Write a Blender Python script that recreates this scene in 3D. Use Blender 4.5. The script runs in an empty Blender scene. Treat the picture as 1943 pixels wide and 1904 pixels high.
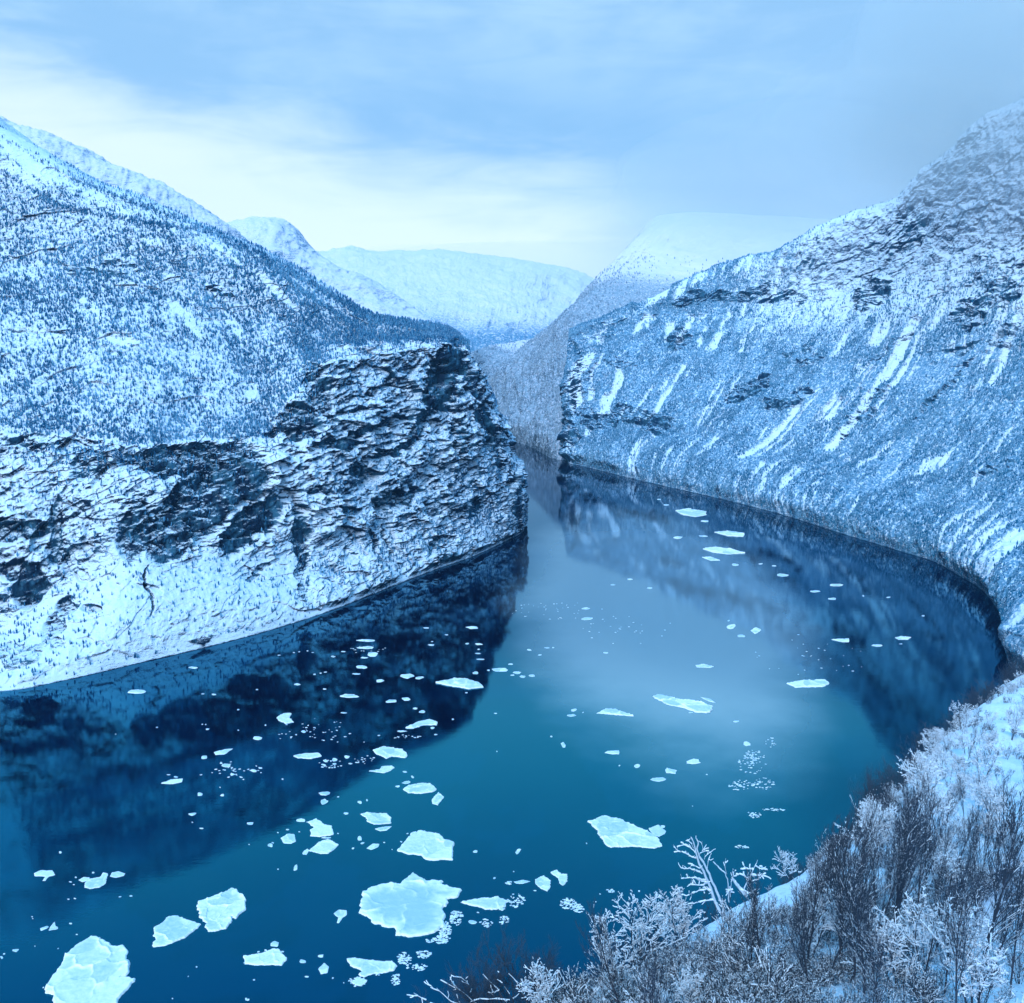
import bpy, math, random
import numpy as np
from mathutils import Matrix, Vector
C = bpy.context
scene = C.scene
R = math.radians
random.seed(7)
rng = np.random.default_rng(7)

# ------------------------------------------------------------------ camera
H = 500.0                      # camera height over the fjord, metres
PITCH = R(10.8)
FPX, CX, CY = 1889.0, 971.5, 952.0     # focal length and centre in the 1943 px wide measuring frame
cam_d = bpy.data.cameras.new('camera'); cam = bpy.data.objects.new('camera', cam_d)
scene.collection.objects.link(cam); scene.camera = cam
cam.location = (0, 0, H); cam.rotation_euler = (math.pi/2 - PITCH, 0, 0)
cam_d.sensor_width = 36; cam_d.sensor_fit = 'HORIZONTAL'; cam_d.lens = 35.0
cam_d.clip_start = 0.5; cam_d.clip_end = 60000

# ------------------------------------------------------------------ world, sun, exposure
SUN_EL, SUN_AZ = R(40), R(-160)          # azimuth measured from +Y towards +X
scene.view_settings.view_transform = 'Standard'; scene.view_settings.look = 'None'
scene.view_settings.exposure = 0.58; scene.view_settings.gamma = 1
cy = scene.cycles
cy.max_bounces = 5; cy.diffuse_bounces = 2; cy.glossy_bounces = 2; cy.transmission_bounces = 1
cy.transparent_max_bounces = 8; cy.volume_bounces = 1; cy.use_denoising = True
cy.caustics_reflective = False; cy.caustics_refractive = False

class NT:
    """small helper to write node trees"""
    def __init__(s, tree): s.t = tree; s.n = tree.nodes; s.l = tree.links; s.n.clear()
    def node(s, typ, **kw):
        n = s.n.new(typ)
        for k, v in kw.items(): setattr(n, k, v)
        return n
    def put(s, sock, v):
        if hasattr(v, 'links') or isinstance(v, bpy.types.NodeSocket): s.l.new(v, sock)
        else: sock.default_value = v
    def math(s, op, a, b=None, c=None, clamp=False):
        n = s.node('ShaderNodeMath', operation=op, use_clamp=clamp)
        s.put(n.inputs[0], a)
        if b is not None: s.put(n.inputs[1], b)
        if c is not None: s.put(n.inputs[2], c)
        return n.outputs[0]
    def smooth(s, v, a, b):
        n = s.node('ShaderNodeMapRange', interpolation_type='SMOOTHSTEP')
        s.put(n.inputs[0], v); n.inputs[1].default_value = a; n.inputs[2].default_value = b
        return n.outputs[0]
    def mix(s, f, a, b):
        n = s.node('ShaderNodeMix', data_type='RGBA')
        s.put(n.inputs[0], f)
        s.put(n.inputs[6], a if not isinstance(a, tuple) else (*a, 1)); s.put(n.inputs[7], b if not isinstance(b, tuple) else (*b, 1))
        return n.outputs[2]
    def noise(s, vec, scale, detail=4, rough=.55, lac=2.0, dist=0.0, col=False):
        n = s.node('ShaderNodeTexNoise')
        s.put(n.inputs['Vector'], vec); n.inputs['Scale'].default_value = scale
        n.inputs['Detail'].default_value = detail; n.inputs['Roughness'].default_value = rough
        n.inputs['Lacunarity'].default_value = lac; n.inputs['Distortion'].default_value = dist
        return n.outputs[1 if col else 0]
    def mapping(s, vec, scale=(1,1,1), rot=(0,0,0), loc=(0,0,0)):
        n = s.node('ShaderNodeMapping'); s.put(n.inputs[0], vec)
        n.inputs['Scale'].default_value = scale; n.inputs['Rotation'].default_value = rot; n.inputs['Location'].default_value = loc
        return n.outputs[0]
    def xyz(s, x, y, z):
        n = s.node('ShaderNodeCombineXYZ')
        for i, v in enumerate((x, y, z)): s.put(n.inputs[i], v)
        return n.outputs[0]
    def sep(s, v):
        n = s.node('ShaderNodeSeparateXYZ'); s.put(n.inputs[0], v); return n.outputs

world = bpy.data.worlds.new('World'); scene.world = world; world.use_nodes = True
w = NT(world.node_tree)
tc = w.node('ShaderNodeTexCoord')
sx, sy_, sz = w.sep(tc.outputs['Generated'])
az = w.math('MULTIPLY', w.math('ARCTAN2', sx, sy_), 57.2958)
el = w.math('MULTIPLY', w.math('ARCSINE', sz), 57.2958)
pos = w.xyz(az, w.math('MULTIPLY', el, 1.9), 0.0)
n_big = w.noise(pos, .055, 5, .55, dist=.4)
n_fine = w.noise(w.mapping(pos, (.6, 1.5, 1), (0, 0, R(-16))), .16, 5, .6, dist=.6)
nb = w.math('SUBTRACT', n_big, .5); nf = w.math('SUBTRACT', n_fine, .5)
# upper edge of the bright band under the cloud deck; it rises to the left
top = w.math('ADD', w.math('MULTIPLY', az, -.17), 6.6)
d = w.math('SUBTRACT', w.math('ADD', top, w.math('ADD', w.math('MULTIPLY', nb, 7.0), w.math('MULTIPLY', nf, 5.5))), el)
band = w.smooth(d, -3.6, 3.2)
band = w.math('MULTIPLY', band, w.math('SUBTRACT', 1.0, w.smooth(w.math('ADD', az, w.math('MULTIPLY', nb, 8)), 1.0, 12.0)))
base = w.mix(w.smooth(w.math('ADD', n_big, w.math('MULTIPLY', nf, .5)), .36, .64), (.235, .455, .72), (.36, .58, .81))
# darker heart of the cloud deck, over the fjord
u1 = w.math('SUBTRACT', w.math('ADD', el, w.math('MULTIPLY', az, .12)), 9.4)
g1 = w.math('EXPONENT', w.math('MULTIPLY', w.math('ADD', w.math('POWER', w.math('DIVIDE', u1, 3.6), 2.0), w.math('POWER', w.math('DIVIDE', w.math('SUBTRACT', az, 4.0), 15.0), 2.0)), -1.0))
base = w.mix(w.math('MULTIPLY', g1, .8), base, (.18, .395, .67))
low = w.smooth(el, 9.0, -1.0)
base = w.mix(w.math('MULTIPLY', low, .5), base, (.44, .64, .86))
skyc = w.mix(band, base, (.68, .81, .93))
skyc = w.mix(w.math('MULTIPLY', w.smooth(el, 17.0, 23.0), .9), skyc, (.9, 1.14, 1.4))
skyc = w.mix(w.smooth(w.math('ADD', el, w.math('MULTIPLY', nb, 10)), 23.0, 38.0), skyc, (.04, .52, 1.0))
nish = w.node('ShaderNodeTexSky', sky_type='NISHITA', sun_disc=False, sun_elevation=SUN_EL, sun_rotation=SUN_AZ, altitude=500)
nb_ = w.node('ShaderNodeBackground'); w.l.new(nish.outputs[0], nb_.inputs[0]); nb_.inputs[1].default_value = .012
cb_ = w.node('ShaderNodeBackground'); w.l.new(skyc, cb_.inputs[0]); cb_.inputs[1].default_value = .80
ad = w.node('ShaderNodeAddShader'); w.l.new(nb_.outputs[0], ad.inputs[0]); w.l.new(cb_.outputs[0], ad.inputs[1])
out = w.node('ShaderNodeOutputWorld'); w.l.new(ad.outputs[0], out.inputs[0])
world.cycles.sampling_method = 'MANUAL'; world.cycles.sample_map_resolution = 512

sun_d = bpy.data.lights.new('sun', 'SUN'); sun = bpy.data.objects.new('sun', sun_d); scene.collection.objects.link(sun)
sun_d.energy = 1.8; sun_d.angle = R(22); sun_d.color = (.78, .89, 1.0)
sdir = Vector((math.sin(SUN_AZ)*math.cos(SUN_EL), math.cos(SUN_AZ)*math.cos(SUN_EL), math.sin(SUN_EL)))
sun.rotation_euler = sdir.to_track_quat('Z', 'Y').to_euler(); sun.location = (0, 0, 3000)

# ------------------------------------------------------------------ pixel <-> world
sp, cp = math.sin(PITCH), math.cos(PITCH)
def at(px, py, Y):
    a = (px - CX)/FPX; b = (CY - py)/FPX
    t = Y/(b*sp + cp)
    return (a*t, Y, H + t*(b*cp - sp))
def on_water(px, py, z=0.0):
    a = (px - CX)/FPX; b = (CY - py)/FPX
    t = (H - z)/(sp - b*cp)
    return (a*t, t*(b*sp + cp), z)
def project(P):
    x, y, z = P[..., 0], P[..., 1], P[..., 2] - H
    f = y*cp - z*sp; u = y*sp + z*cp
    f = np.where(f < 1, 1, f)
    return CX + FPX*x/f, CY - FPX*u/f

# ------------------------------------------------------------------ noise in numpy
_T = rng.normal(size=(65536, 3)).astype(np.float32); _T /= np.linalg.norm(_T, axis=1, keepdims=True)
def perlin(P):
    sh = P.shape[:-1]; P = P.reshape(-1, 3).astype(np.float64)
    I = np.floor(P).astype(np.int64); F = (P - I).astype(np.float32)
    W = F*F*F*(F*(F*6 - 15) + 10)
    out = np.zeros(len(P), np.float32)
    for dx in (0, 1):
        wx = W[:, 0] if dx else 1 - W[:, 0]
        for dy in (0, 1):
            wy = W[:, 1] if dy else 1 - W[:, 1]
            for dz in (0, 1):
                wz = W[:, 2] if dz else 1 - W[:, 2]
                h = ((I[:, 0] + dx)*73856093) ^ ((I[:, 1] + dy)*19349663) ^ ((I[:, 2] + dz)*83492791)
                h = (h ^ (h >> 13)) & 65535
                g = _T[h]
                out += wx*wy*wz*(g[:, 0]*(F[:, 0] - dx) + g[:, 1]*(F[:, 1] - dy) + g[:, 2]*(F[:, 2] - dz))
    return (out*1.5).reshape(sh)
def fbm(P, octs=4, gain=.5, ridged=False, seed=0):
    s = 0; a = 1.0; tot = 0
    P = P + np.array([seed*17.3, seed*9.1, seed*5.7])
    for o in range(octs):
        n = perlin(P)
        if ridged: n = 1 - 2*np.abs(n)
        s = s + a*n; tot += a; a *= gain; P = P*2.03 + 11.7
    return s/tot
def sstep(x, a, b):
    t = np.clip((x - a)/(b - a), 0, 1); return t*t*(3 - 2*t)

# ------------------------------------------------------------------ lofted terrain
def pchip(x, Y, xi):
    x = np.asarray(x, float); Y = np.asarray(Y, float)
    h = np.diff(x); shp = (len(h),) + (1,)*(Y.ndim - 1); hh = h.reshape(shp)
    dl = np.diff(Y, axis=0)/hh
    m = np.zeros_like(Y)
    m[0] = dl[0]; m[-1] = dl[-1]
    if len(x) > 2:
        w1 = 2*hh[1:] + hh[:-1]; w2 = hh[1:] + 2*hh[:-1]
        same = dl[:-1]*dl[1:] > 0
        with np.errstate(all='ignore'):
            hm = (w1 + w2)/(w1/dl[:-1] + w2/dl[1:])
        m[1:-1] = np.where(same, hm, 0)
    k = np.clip(np.searchsorted(x, xi, side='right') - 1, 0, len(h) - 1)
    ex = (slice(None),) + (None,)*(Y.ndim - 1)
    t = ((xi - x[k])/h[k])[ex]; hk = h[k][ex]
    return (Y[k]*(2*t**3 - 3*t**2 + 1) + m[k]*hk*(t**3 - 2*t**2 + t) + Y[k+1]*(-2*t**3 + 3*t**2) + m[k+1]*hk*(t**3 - t**2))

def loft(rows, segs, us):
    """rows: lists of (u, x, y, z); segs: number of quads between consecutive rows"""
    grid = np.stack([pchip([p[0] for p in r], [p[1:] for p in r], us) for r in rows])   # (rows, nu, 3)
    v = np.concatenate([[0], np.cumsum(segs)]).astype(float)
    vi = np.arange(0, int(v[-1]) + 1).astype(float)
    return pchip(v, grid, vi), vi, v
def normals(P):
    du = np.gradient(P, axis=1); dv = np.gradient(P, axis=0)
    n = np.cross(du, dv); n /= np.linalg.norm(n, axis=2, keepdims=True) + 1e-9
    return n

def mesh_from(name, verts, faces_flat, sizes, smooth=True, attrs=None):
    me = bpy.data.meshes.new(name)
    me.vertices.add(len(verts)); me.vertices.foreach_set('co', np.ascontiguousarray(verts, np.float32).ravel())
    me.loops.add(len(faces_flat)); me.loops.foreach_set('vertex_index', np.ascontiguousarray(faces_flat, np.int32))
    st = np.concatenate([[0], np.cumsum(sizes)[:-1]]).astype(np.int32)
    me.polygons.add(len(sizes)); me.polygons.foreach_set('loop_start', st)
    me.update(calc_edges=True)
    me.polygons.foreach_set('use_smooth', np.full(len(sizes), smooth, bool))
    for k, a in (attrs or {}).items():
        at_ = me.attributes.new(k, 'FLOAT', 'POINT'); at_.data.foreach_set('value', np.ascontiguousarray(a, np.float32).ravel())
    me.validate()
    return me
def grid_mesh(name, P, attrs=None, flip=False):
    nv, nu = P.shape[:2]
    i = np.arange(nv*nu).reshape(nv, nu)
    q = np.stack([i[:-1, :-1], i[:-1, 1:], i[1:, 1:], i[1:, :-1]], -1)
    if flip: q = q[..., ::-1]
    return mesh_from(name, P.reshape(-1, 3), q.ravel(), np.full((nv-1)*(nu-1), 4, np.int32), True, attrs)
def link(name, me, mat, parent=None, label=None, cat=None, group=None, kind=None):
    o = bpy.data.objects.new(name, me); scene.collection.objects.link(o)
    if mat is not None and me is not None and len(me.materials) == 0: me.materials.append(mat)
    if parent is not None: o.parent = parent
    if label: o['label'] = label
    if cat: o['category'] = cat
    if group: o['group'] = group
    if kind: o['kind'] = kind
    return o

# ------------------------------------------------------------------ materials
def new_mat(name):
    m = bpy.data.materials.new(name); m.use_nodes = True
    return m, NT(m.node_tree)
SNOW = (.70, .80, .94)
def terrain_mat(name, rock_col, rock_hi, brush, thr=(.30, .86), bump=2.2, scale=1.0, sk=1.0):
    m, t = new_mat(name)
    co = t.node('ShaderNodeTexCoord').outputs['Object']
    n1 = t.noise(co, .11*scale, 6, .62, dist=.3)
    bed = t.noise(t.mapping(co, (1, 1, 3.2), (R(12), R(-14), 0)), .09*scale, 5, .65)
    hgt = t.math('ADD', n1, t.math('MULTIPLY', bed, .8))
    b = t.node('ShaderNodeBump'); b.inputs['Strength'].default_value = 1.0; b.inputs['Distance'].default_value = bump
    t.l.new(hgt, b.inputs['Height'])
    nz = t.sep(b.outputs[0])[2]
    rk = t.node('ShaderNodeAttribute', attribute_name='rock').outputs['Fac']
    br = t.node('ShaderNodeAttribute', attribute_name='brush').outputs['Fac']
    n2 = t.noise(co, .05*scale, 5, .65)
    thrn = t.math('ADD', thr[0], t.math('MULTIPLY', rk, thr[1] - thr[0]))
    s = t.math('SUBTRACT', t.math('ADD', nz, t.math('MULTIPLY', t.math('SUBTRACT', n2, .5), .7)), thrn)
    snow = t.smooth(s, -.06, .06)
    # thin wind-scoured brush showing through the snow
    n3 = t.noise(t.mapping(co, (1, 1, .45)), .22*scale, 4, .7)
    bf = t.math('MULTIPLY', t.smooth(t.math('ADD', n3, t.math('MULTIPLY', br, .36)), .62, .80), t.math('MINIMUM', t.math('MULTIPLY', br, 1.3), 1.0))
    streak = t.noise(t.mapping(co, (1, 1, .22)), .05*scale, 4, .6)
    rock = t.mix(t.smooth(streak, .42, .66), rock_col, rock_hi)
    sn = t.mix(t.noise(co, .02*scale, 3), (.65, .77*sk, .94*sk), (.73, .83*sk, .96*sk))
    col = t.mix(snow, rock, t.mix(bf, sn, brush))
    p = t.node('ShaderNodeBsdfPrincipled'); t.l.new(col, p.inputs['Base Color']); p.inputs['Roughness'].default_value = .85
    p.inputs['Specular IOR Level'].default_value = .15
    b2 = t.node('ShaderNodeBump'); b2.inputs['Strength'].default_value = .6; b2.inputs['Distance'].default_value = bump
    t.l.new(hgt, b2.inputs['Height']); t.l.new(b2.outputs[0], p.inputs['Normal'])
    t.l.new(p.outputs[0], t.node('ShaderNodeOutputMaterial').inputs[0])
    return m
M_left = terrain_mat('snow_on_gneiss', (.002, .016, .045), (.03, .115, .19), (.04, .22, .39), thr=(.14, .92))
M_right = terrain_mat('snow_on_gneiss_right', (.004, .035, .085), (.03, .12, .20), (.09, .25, .41), thr=(.12, .80), scale=.8, bump=2.6)
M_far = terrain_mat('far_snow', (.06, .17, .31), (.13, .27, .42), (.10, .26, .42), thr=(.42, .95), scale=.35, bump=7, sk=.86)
M_near = terrain_mat('near_snow', (.02, .03, .05), (.05, .06, .08), (.05, .08, .13), thr=(.1, .8), scale=9, bump=.10)

def blobs(px, py, L):
    """soft union of rotated ellipses (cx, cy, rx, ry, degrees, weight)"""
    m = np.zeros_like(px)
    for cx, cy_, rx, ry, a, wt in L:
        c, s = math.cos(R(a)), math.sin(R(a))
        dx, dy = px - cx, py - cy_
        r = np.sqrt(((dx*c + dy*s)/rx)**2 + ((-dx*s + dy*c)/ry)**2)
        m = np.maximum(m, wt*(1 - sstep(r, .82, 1.15)))
    return m

def ledges(P, dirv, size, seed, warp=1.0):
    """saw-tooth bedding: the face of a layer stands out, its top is a ledge that holds snow"""
    s = (P @ np.array(dirv))/size + warp*fbm(P/(size*9), 3, seed=seed)*4 + .55*perlin(P/size*.33 + seed) + .3*perlin(P/size)
    f = s - np.floor(s)
    k = np.floor(s)
    amp = sstep(perlin(P/(size*3.2) + k[..., None]*7.7 + seed*3.1), -.25, .45)*(.5 + .7*np.abs(np.sin(k*12.9 + seed)))
    return np.where(f < .8, f/.8, (1 - f)/.2)*-1*amp     # recedes upwards, jumps out again

def facets(P, size, seed, sx=(1, 1, 1)):
    """angular blocks: every cell of a jittered lattice is one tilted plane with its own offset"""
    Q = P*np.array(sx)/size; Q = Q + .25*np.stack([perlin(Q*1.3 + 5), perlin(Q*1.3 + 17), perlin(Q*1.3 + 31)], -1) + seed*7.31
    sh = Q.shape[:-1]; Q = Q.reshape(-1, 3); I = np.floor(Q).astype(np.int64)
    best = np.full(len(Q), 1e9); val = np.zeros(len(Q))
    for dx in (-1, 0, 1):
        for dy in (-1, 0, 1):
            for dz in (-1, 0, 1):
                c = I + np.array([dx, dy, dz])
                h = (c[:, 0]*73856093) ^ (c[:, 1]*19349663) ^ (c[:, 2]*83492791); h = (h ^ (h >> 13)) & 65535
                g = _T[h]; sp_ = c + .5 + .42*g
                rel = Q - sp_; d_ = (rel*rel).sum(1); m_ = d_ < best
                best[m_] = d_[m_]; g2 = _T[(h[m_] + 977) & 65535]
                val[m_] = (rel[m_]*g2).sum(1)*1.1 + g2[:, 0]*.5
    return val.reshape(sh)

def pts(L, kind='img'):
    """(u, px, py, Y) entries, or (u, 'w', x, y, z) in world metres, or (u, 'g', px, py) on the water"""
    r = []
    for e in L:
        if e[1] == 'w': r.append((e[0], *e[2:]))
        elif e[1] == 'g': r.append((e[0], *on_water(e[2], e[3])))
        else: r.append((e[0], *at(e[1], e[2], e[3])))
    return r
def under(row, dz=-30, dy=-14): return [(p[0], p[1], p[2] + dy, dz) for p in row]

# ---------------- left mountain
wl = pts([(-500,'w',-1900,1200,0), (-300,'w',-1150,1250,0), (0,'g',0,1312), (120,'g',120,1292), (250,'g',250,1262), (370,'g',370,1234), (500,'g',500,1200), (620,'g',620,1162),
          (735,'g',735,1117), (830,'g',830,1080), (900,'g',900,1056), (960,'g',960,1031), (995,'g',1000,1008), (1015,'g',1004,985),
          (1060,'w',10,2420,0), (1150,'w',-60,2700,0), (1250,'w',-260,3050,0), (1350,'w',-700,3400,0)])
tal = pts([(-500,'w',-1900,1380,150), (-300,'w',-1150,1400,140), (0,0,1190,1400), (120,120,1120,1450), (250,250,1055,1490), (370,370,1045,1560), (500,500,1060,1640), (620,620,1050,1740),
          (735,740,1010,1870), (830,835,985,1990), (900,905,975,2080), (960,960,970,2150), (995,998,968,2215), (1015,1003,960,2250),
          (1060,'w',0,2430,45), (1150,'w',-90,2700,50), (1250,'w',-290,3030,50), (1350,'w',-720,3370,60)])
mid = pts([(-500,'w',-1900,1450,330), (-300,'w',-1150,1470,310), (0,0,960,1500), (120,120,930,1545), (250,250,905,1575), (370,370,880,1650), (500,505,890,1715), (620,620,850,1830),
          (735,735,830,1950), (830,830,820,2050), (900,905,820,2130), (960,953,860,2190), (995,980,880,2240), (1015,988,885,2280),
          (1060,'w',-20,2440,150), (1150,'w',-120,2680,160), (1250,'w',-330,2990,160), (1350,'w',-750,3330,170)])
ctop = pts([(-500,'w',-1900,1560,430), (-300,'w',-1180,1560,400), (0,0,815,1585), (120,120,830,1610), (250,250,838,1625), (370,370,838,1690), (500,505,825,1775), (560,560,740,1850), (620,615,690,1925),
          (735,735,672,2030), (830,828,655,2120), (900,880,662,2180), (960,918,720,2215), (995,948,775,2265), (1015,955,795,2310),
          (1060,'w',-50,2440,300), (1150,'w',-170,2650,310), (1250,'w',-390,2930,300), (1350,'w',-800,3260,300)])
mids = pts([(-500,'w',-1900,1850,730), (-300,'w',-1180,1830,680), (0,0,520,1850), (120,120,540,1860), (250,250,570,1870), (370,370,600,1900), (500,500,640,1930), (560,565,640,1960), (620,630,650,2000),
          (735,740,645,2080), (830,830,640,2150), (900,874,644,2195), (960,903,695,2230), (995,933,750,2280), (1015,942,775,2330),
          (1060,'w',-75,2460,340), (1150,'w',-210,2640,350), (1250,'w',-440,2890,340), (1350,'w',-850,3200,340)])
rid = pts([(-500,'w',-1900,2150,1130), (-300,'w',-1300,2100,980), (0,0,243,2120), (60,65,278,2120), (120,130,315,2115), (190,200,353,2115), (250,265,372,2115), (320,330,402,2110), (400,415,438,2110), (470,490,470,2110), (560,575,515,2100), (620,635,552,2095),
          (700,712,597,2110), (760,768,607,2140), (830,832,617,2180), (900,868,636,2215), (960,895,682,2250), (995,925,742,2300), (1015,935,768,2350),
          (1060,'w',-100,2490,360), (1150,'w',-250,2640,380), (1250,'w',-500,2850,380), (1350,'w',-900,3120,380)])
bak = pts([(-500,'w',-1900,2700,1230), (-300,'w',-1350,2500,1040), (0,'w',-1080,2520,850), (250,'w',-800,2520,700), (470,'w',-560,2500,560), (620,'w',-420,2480,460), (830,'w',-260,2480,400), (960,'w',-200,2480,380), (1015,'w',-180,2520,370),
          (1060,'w',-200,2560,360), (1150,'w',-330,2650,380), (1250,'w',-560,2800,400), (1350,'w',-950,3000,420)])
bk2 = pts([(-500,'w',-1950,3400,300), (-300,'w',-1400,3350,200), (0,'w',-1200,3300,100), (620,'w',-800,3200,0), (1015,'w',-500,3100,50), (1350,'w',-950,3050,200)])
us = np.concatenate([np.linspace(-500, -40, 120, endpoint=False), np.linspace(-40, 1030, 1050, endpoint=False), np.linspace(1030, 1350, 120)])
PL, vi, vr = loft([under(wl), wl, tal, mid, ctop, mids, rid, bak, bk2], [10, 130, 130, 110, 190, 260, 40, 20], us)
N = normals(PL)
if N[..., 2].mean() < 0: N = -N
V = np.repeat(vi[:, None], len(us), 1); U = np.repeat(us[None], len(vi), 0)
px, py = project(PL)
hcl = sstep(V, vr[1], vr[1] + 14)                                    # 0 at the waterline
wv = fbm(PL/130, 4, seed=14)*55
cliff = sstep(V + wv, vr[2] - 20, vr[2] + 30)*(1 - sstep(V + wv*.5, vr[4] - 12, vr[4] + 4))
east = sstep(px, 560, 640)*(1 - sstep(V, vr[5] - 60, vr[5]))*hcl
forest_zone = sstep(V + wv*.5, vr[4] - 8, vr[4] + 10)*(1 - east)
wob = fbm(PL/42, 5, seed=2)*26
dark = blobs(px + wob, py + wob*.8, [
    (359,876,135,34,0,1), (448,900,55,60,0,1), (369,966,62,70,20,.85), (316,1020,50,52,0,.95), (475,997,30,80,45,1), (174,887,38,26,-30,.8), (253,1008,28,58,10,.85), (58,1113,28,42,15,.95), (32,1008,60,20,-6,.85),
    (95,1203,16,80,35,.85), (32,1245,36,28,0,.8), (280,1120,5,48,-6,.8), (385,1213,24,9,-10,.8), (111,1008,18,60,5,.6), (174,1155,26,9,15,.7), (30,1080,30,20,0,.7), (120,1060,24,20,20,.6),
    (833,718,32,78,25,1), (913,786,20,32,-20,.95), (891,728,20,42,-25,.9), (591,712,18,32,10,.85), (570,805,38,36,0,.9), (520,807,24,30,0,.85), (600,760,20,50,5,.7),
    (688,818,98,9,-18,.95), (633,847,46,11,-5,.95), (665,781,84,4,-14,.8), (700,745,70,3,-12,.7), (738,857,52,9,-22,.9), (749,945,46,16,-15,.85), (672,897,26,11,10,.8), (654,971,22,9,0,.7), (712,1045,6,44,-22,.8), (735,1035,4,40,-22,.7),
    (897,971,14,20,0,.7), (839,1040,30,20,-30,.75), (570,1060,16,92,-5,.85), (790,800,14,60,28,.75), (985,945,12,50,-5,.7), (940,850,14,50,-14,.8), (860,830,10,50,10,.5), (600,930,30,12,-20,.6), (490,1085,26,8,-30,.6),
    (200,512,75,17,-4,.9), (420,548,34,12,8,.9), (350,500,24,9,0,.5), (70,628,75,8,4,.8), (240,660,60,8,5,.5), (120,846,110,16,4,.55)])
clear = blobs(px + fbm(PL/60, 3, seed=81)*16, py, [(530,555,58,10,42,1), (350,605,50,10,50,.95), (225,648,40,9,10,.9), (100,640,30,10,20,.6), (480,750,10,24,0,.8), (370,690,10,22,10,.7), (300,470,30,8,30,.5), (60,300,90,22,35,1), (130,345,80,8,33,.6), (200,385,70,7,30,.6), (20,330,50,20,20,.7), (440,620,8,40,-40,.6), (290,720,7,30,-30,.6), (180,590,40,6,40,.5), (420,480,50,6,35,.6)])
fz0 = sstep(V, vr[4] - 8, vr[4] + 10)*(1 - east); dark = dark*(1 - fz0*(1 - sstep(fbm(PL/14*np.array([.5, .5, 1.6]), 3, seed=15) , -.08, .12)))
pat = fbm(PL @ np.array([[.8, 0, .6], [0, 1, 0], [-.6, 0, .8]]).T*np.array([1/28, 1/40, 1/110]), 4, seed=13)
rockm = np.clip(.02*cliff + .04*east + dark*.92 + (cliff + east*.35)*.32*sstep(pat, .12, .35) + .05*hcl*(1 - sstep(V, vr[2], vr[3])) + .10*fbm(PL/35, 3, seed=5), 0, 1)
rockm = np.maximum(rockm, (1 - sstep(PL[..., 2], .3, 1.9))*.9)          # wet bare rim at the waterline
rough = np.clip((cliff*.50*sstep(V, vr[2] - 10, vr[2] + 60) + east*.24)*(1 - .3*dark) + dark*.35 + .16*hcl*(1 - sstep(V, vr[3], vr[4])), 0, 1.15)
up = np.array([0, 0, 1.0]); Nh = N*np.array([1, 1, .35]); Nh /= np.linalg.norm(Nh, axis=2, keepdims=True)
big = fbm(PL/170*np.array([1, 1, .6]), 3, ridged=True, seed=1)
med = fbm(PL/52, 4, ridged=True, seed=3)
sm = fbm(PL/14, 4, seed=4)
wE = sstep(px, 520, 640)
led = (1 - wE)*(ledges(PL, (.42, -.2, .88), 30, 1)*12 + ledges(PL, (.5, -.1, .86), 12, 2)*10 + ledges(PL, (.3, -.3, .9), 6.5, 3)*4) + wE*(ledges(PL, (-.26, -.2, .94), 34, 4, .4)*12 + ledges(PL, (-.30, -.1, .94), 13, 5, .5)*13 + ledges(PL, (-.22, -.3, .93), 6.5, 6, .6)*5)
diag = fbm(PL @ np.array([[.8, 0, .6], [0, 1, 0], [-.6, 0, .8]]).T*np.array([1/22, 1/30, 1/75]), 4, seed=12)
led = led*(.55 + .75*sstep(diag, -.2, .3))
vert = fbm(PL*np.array([1/16, 1/16, 1/90]), 3, ridged=True, seed=9)    # upright ribs and gullies in the faces
rot = PL @ np.array([[.93, 0, .36], [0, 1, 0], [-.36, 0, .93]]).T
fac = facets(rot, 62, 1, (.7, .7, 1.1))*17 + facets(rot, 24, 2, (.6, .6, 1.3))*8 + facets(rot, 9, 3, (.55, .55, 1.5))*3.2
calm = sstep(fbm(PL/70, 3, seed=16), -.25, .25)
D = ((cliff*.9 + east*.75 + .25*hcl)*fac*.85*(.45 + .55*calm) + rough*(big*20 + med*7 + led*(.25 + .65*calm) + vert*8 + diag*4) - dark*(1 - fz0)*17*sstep(PL[..., 2], 10, 60) - fz0*dark*5 + sm*(1.1 + 3.4*rough) + med*2.6*forest_zone + fbm(PL/300, 2, seed=8)*7*forest_zone)*(.25 + .75*hcl)
tip = sstep(U, 850, 960); D = D - 16*sstep(U, 880, 990)*(1 - sstep(U, 1060, 1150)); D *= (1 - .45*tip)*(1 - .5*sstep(V, vr[5] + 150, vr[6])*(1-sstep(V, vr[6]+5, vr[7])))
PL = PL + Nh*D[..., None]
bright_f = forest_zone*(1 - sstep(V, vr[6] - 10, vr[6] + 6))
me = grid_mesh('mountain_left', PL, {'rock': rockm, 'brush': .46*forest_zone*(1 - clear) + .35*east + .2*cliff})
link('mountain_left', me, M_left, kind='structure', label='snow covered mountain on the left with dark banded cliffs over the fjord')
LF = dict(P=PL, px=px, py=py, V=V, vr=vr, dark=dark, fz=forest_zone, east=east, hcl=hcl, clear=clear)

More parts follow.
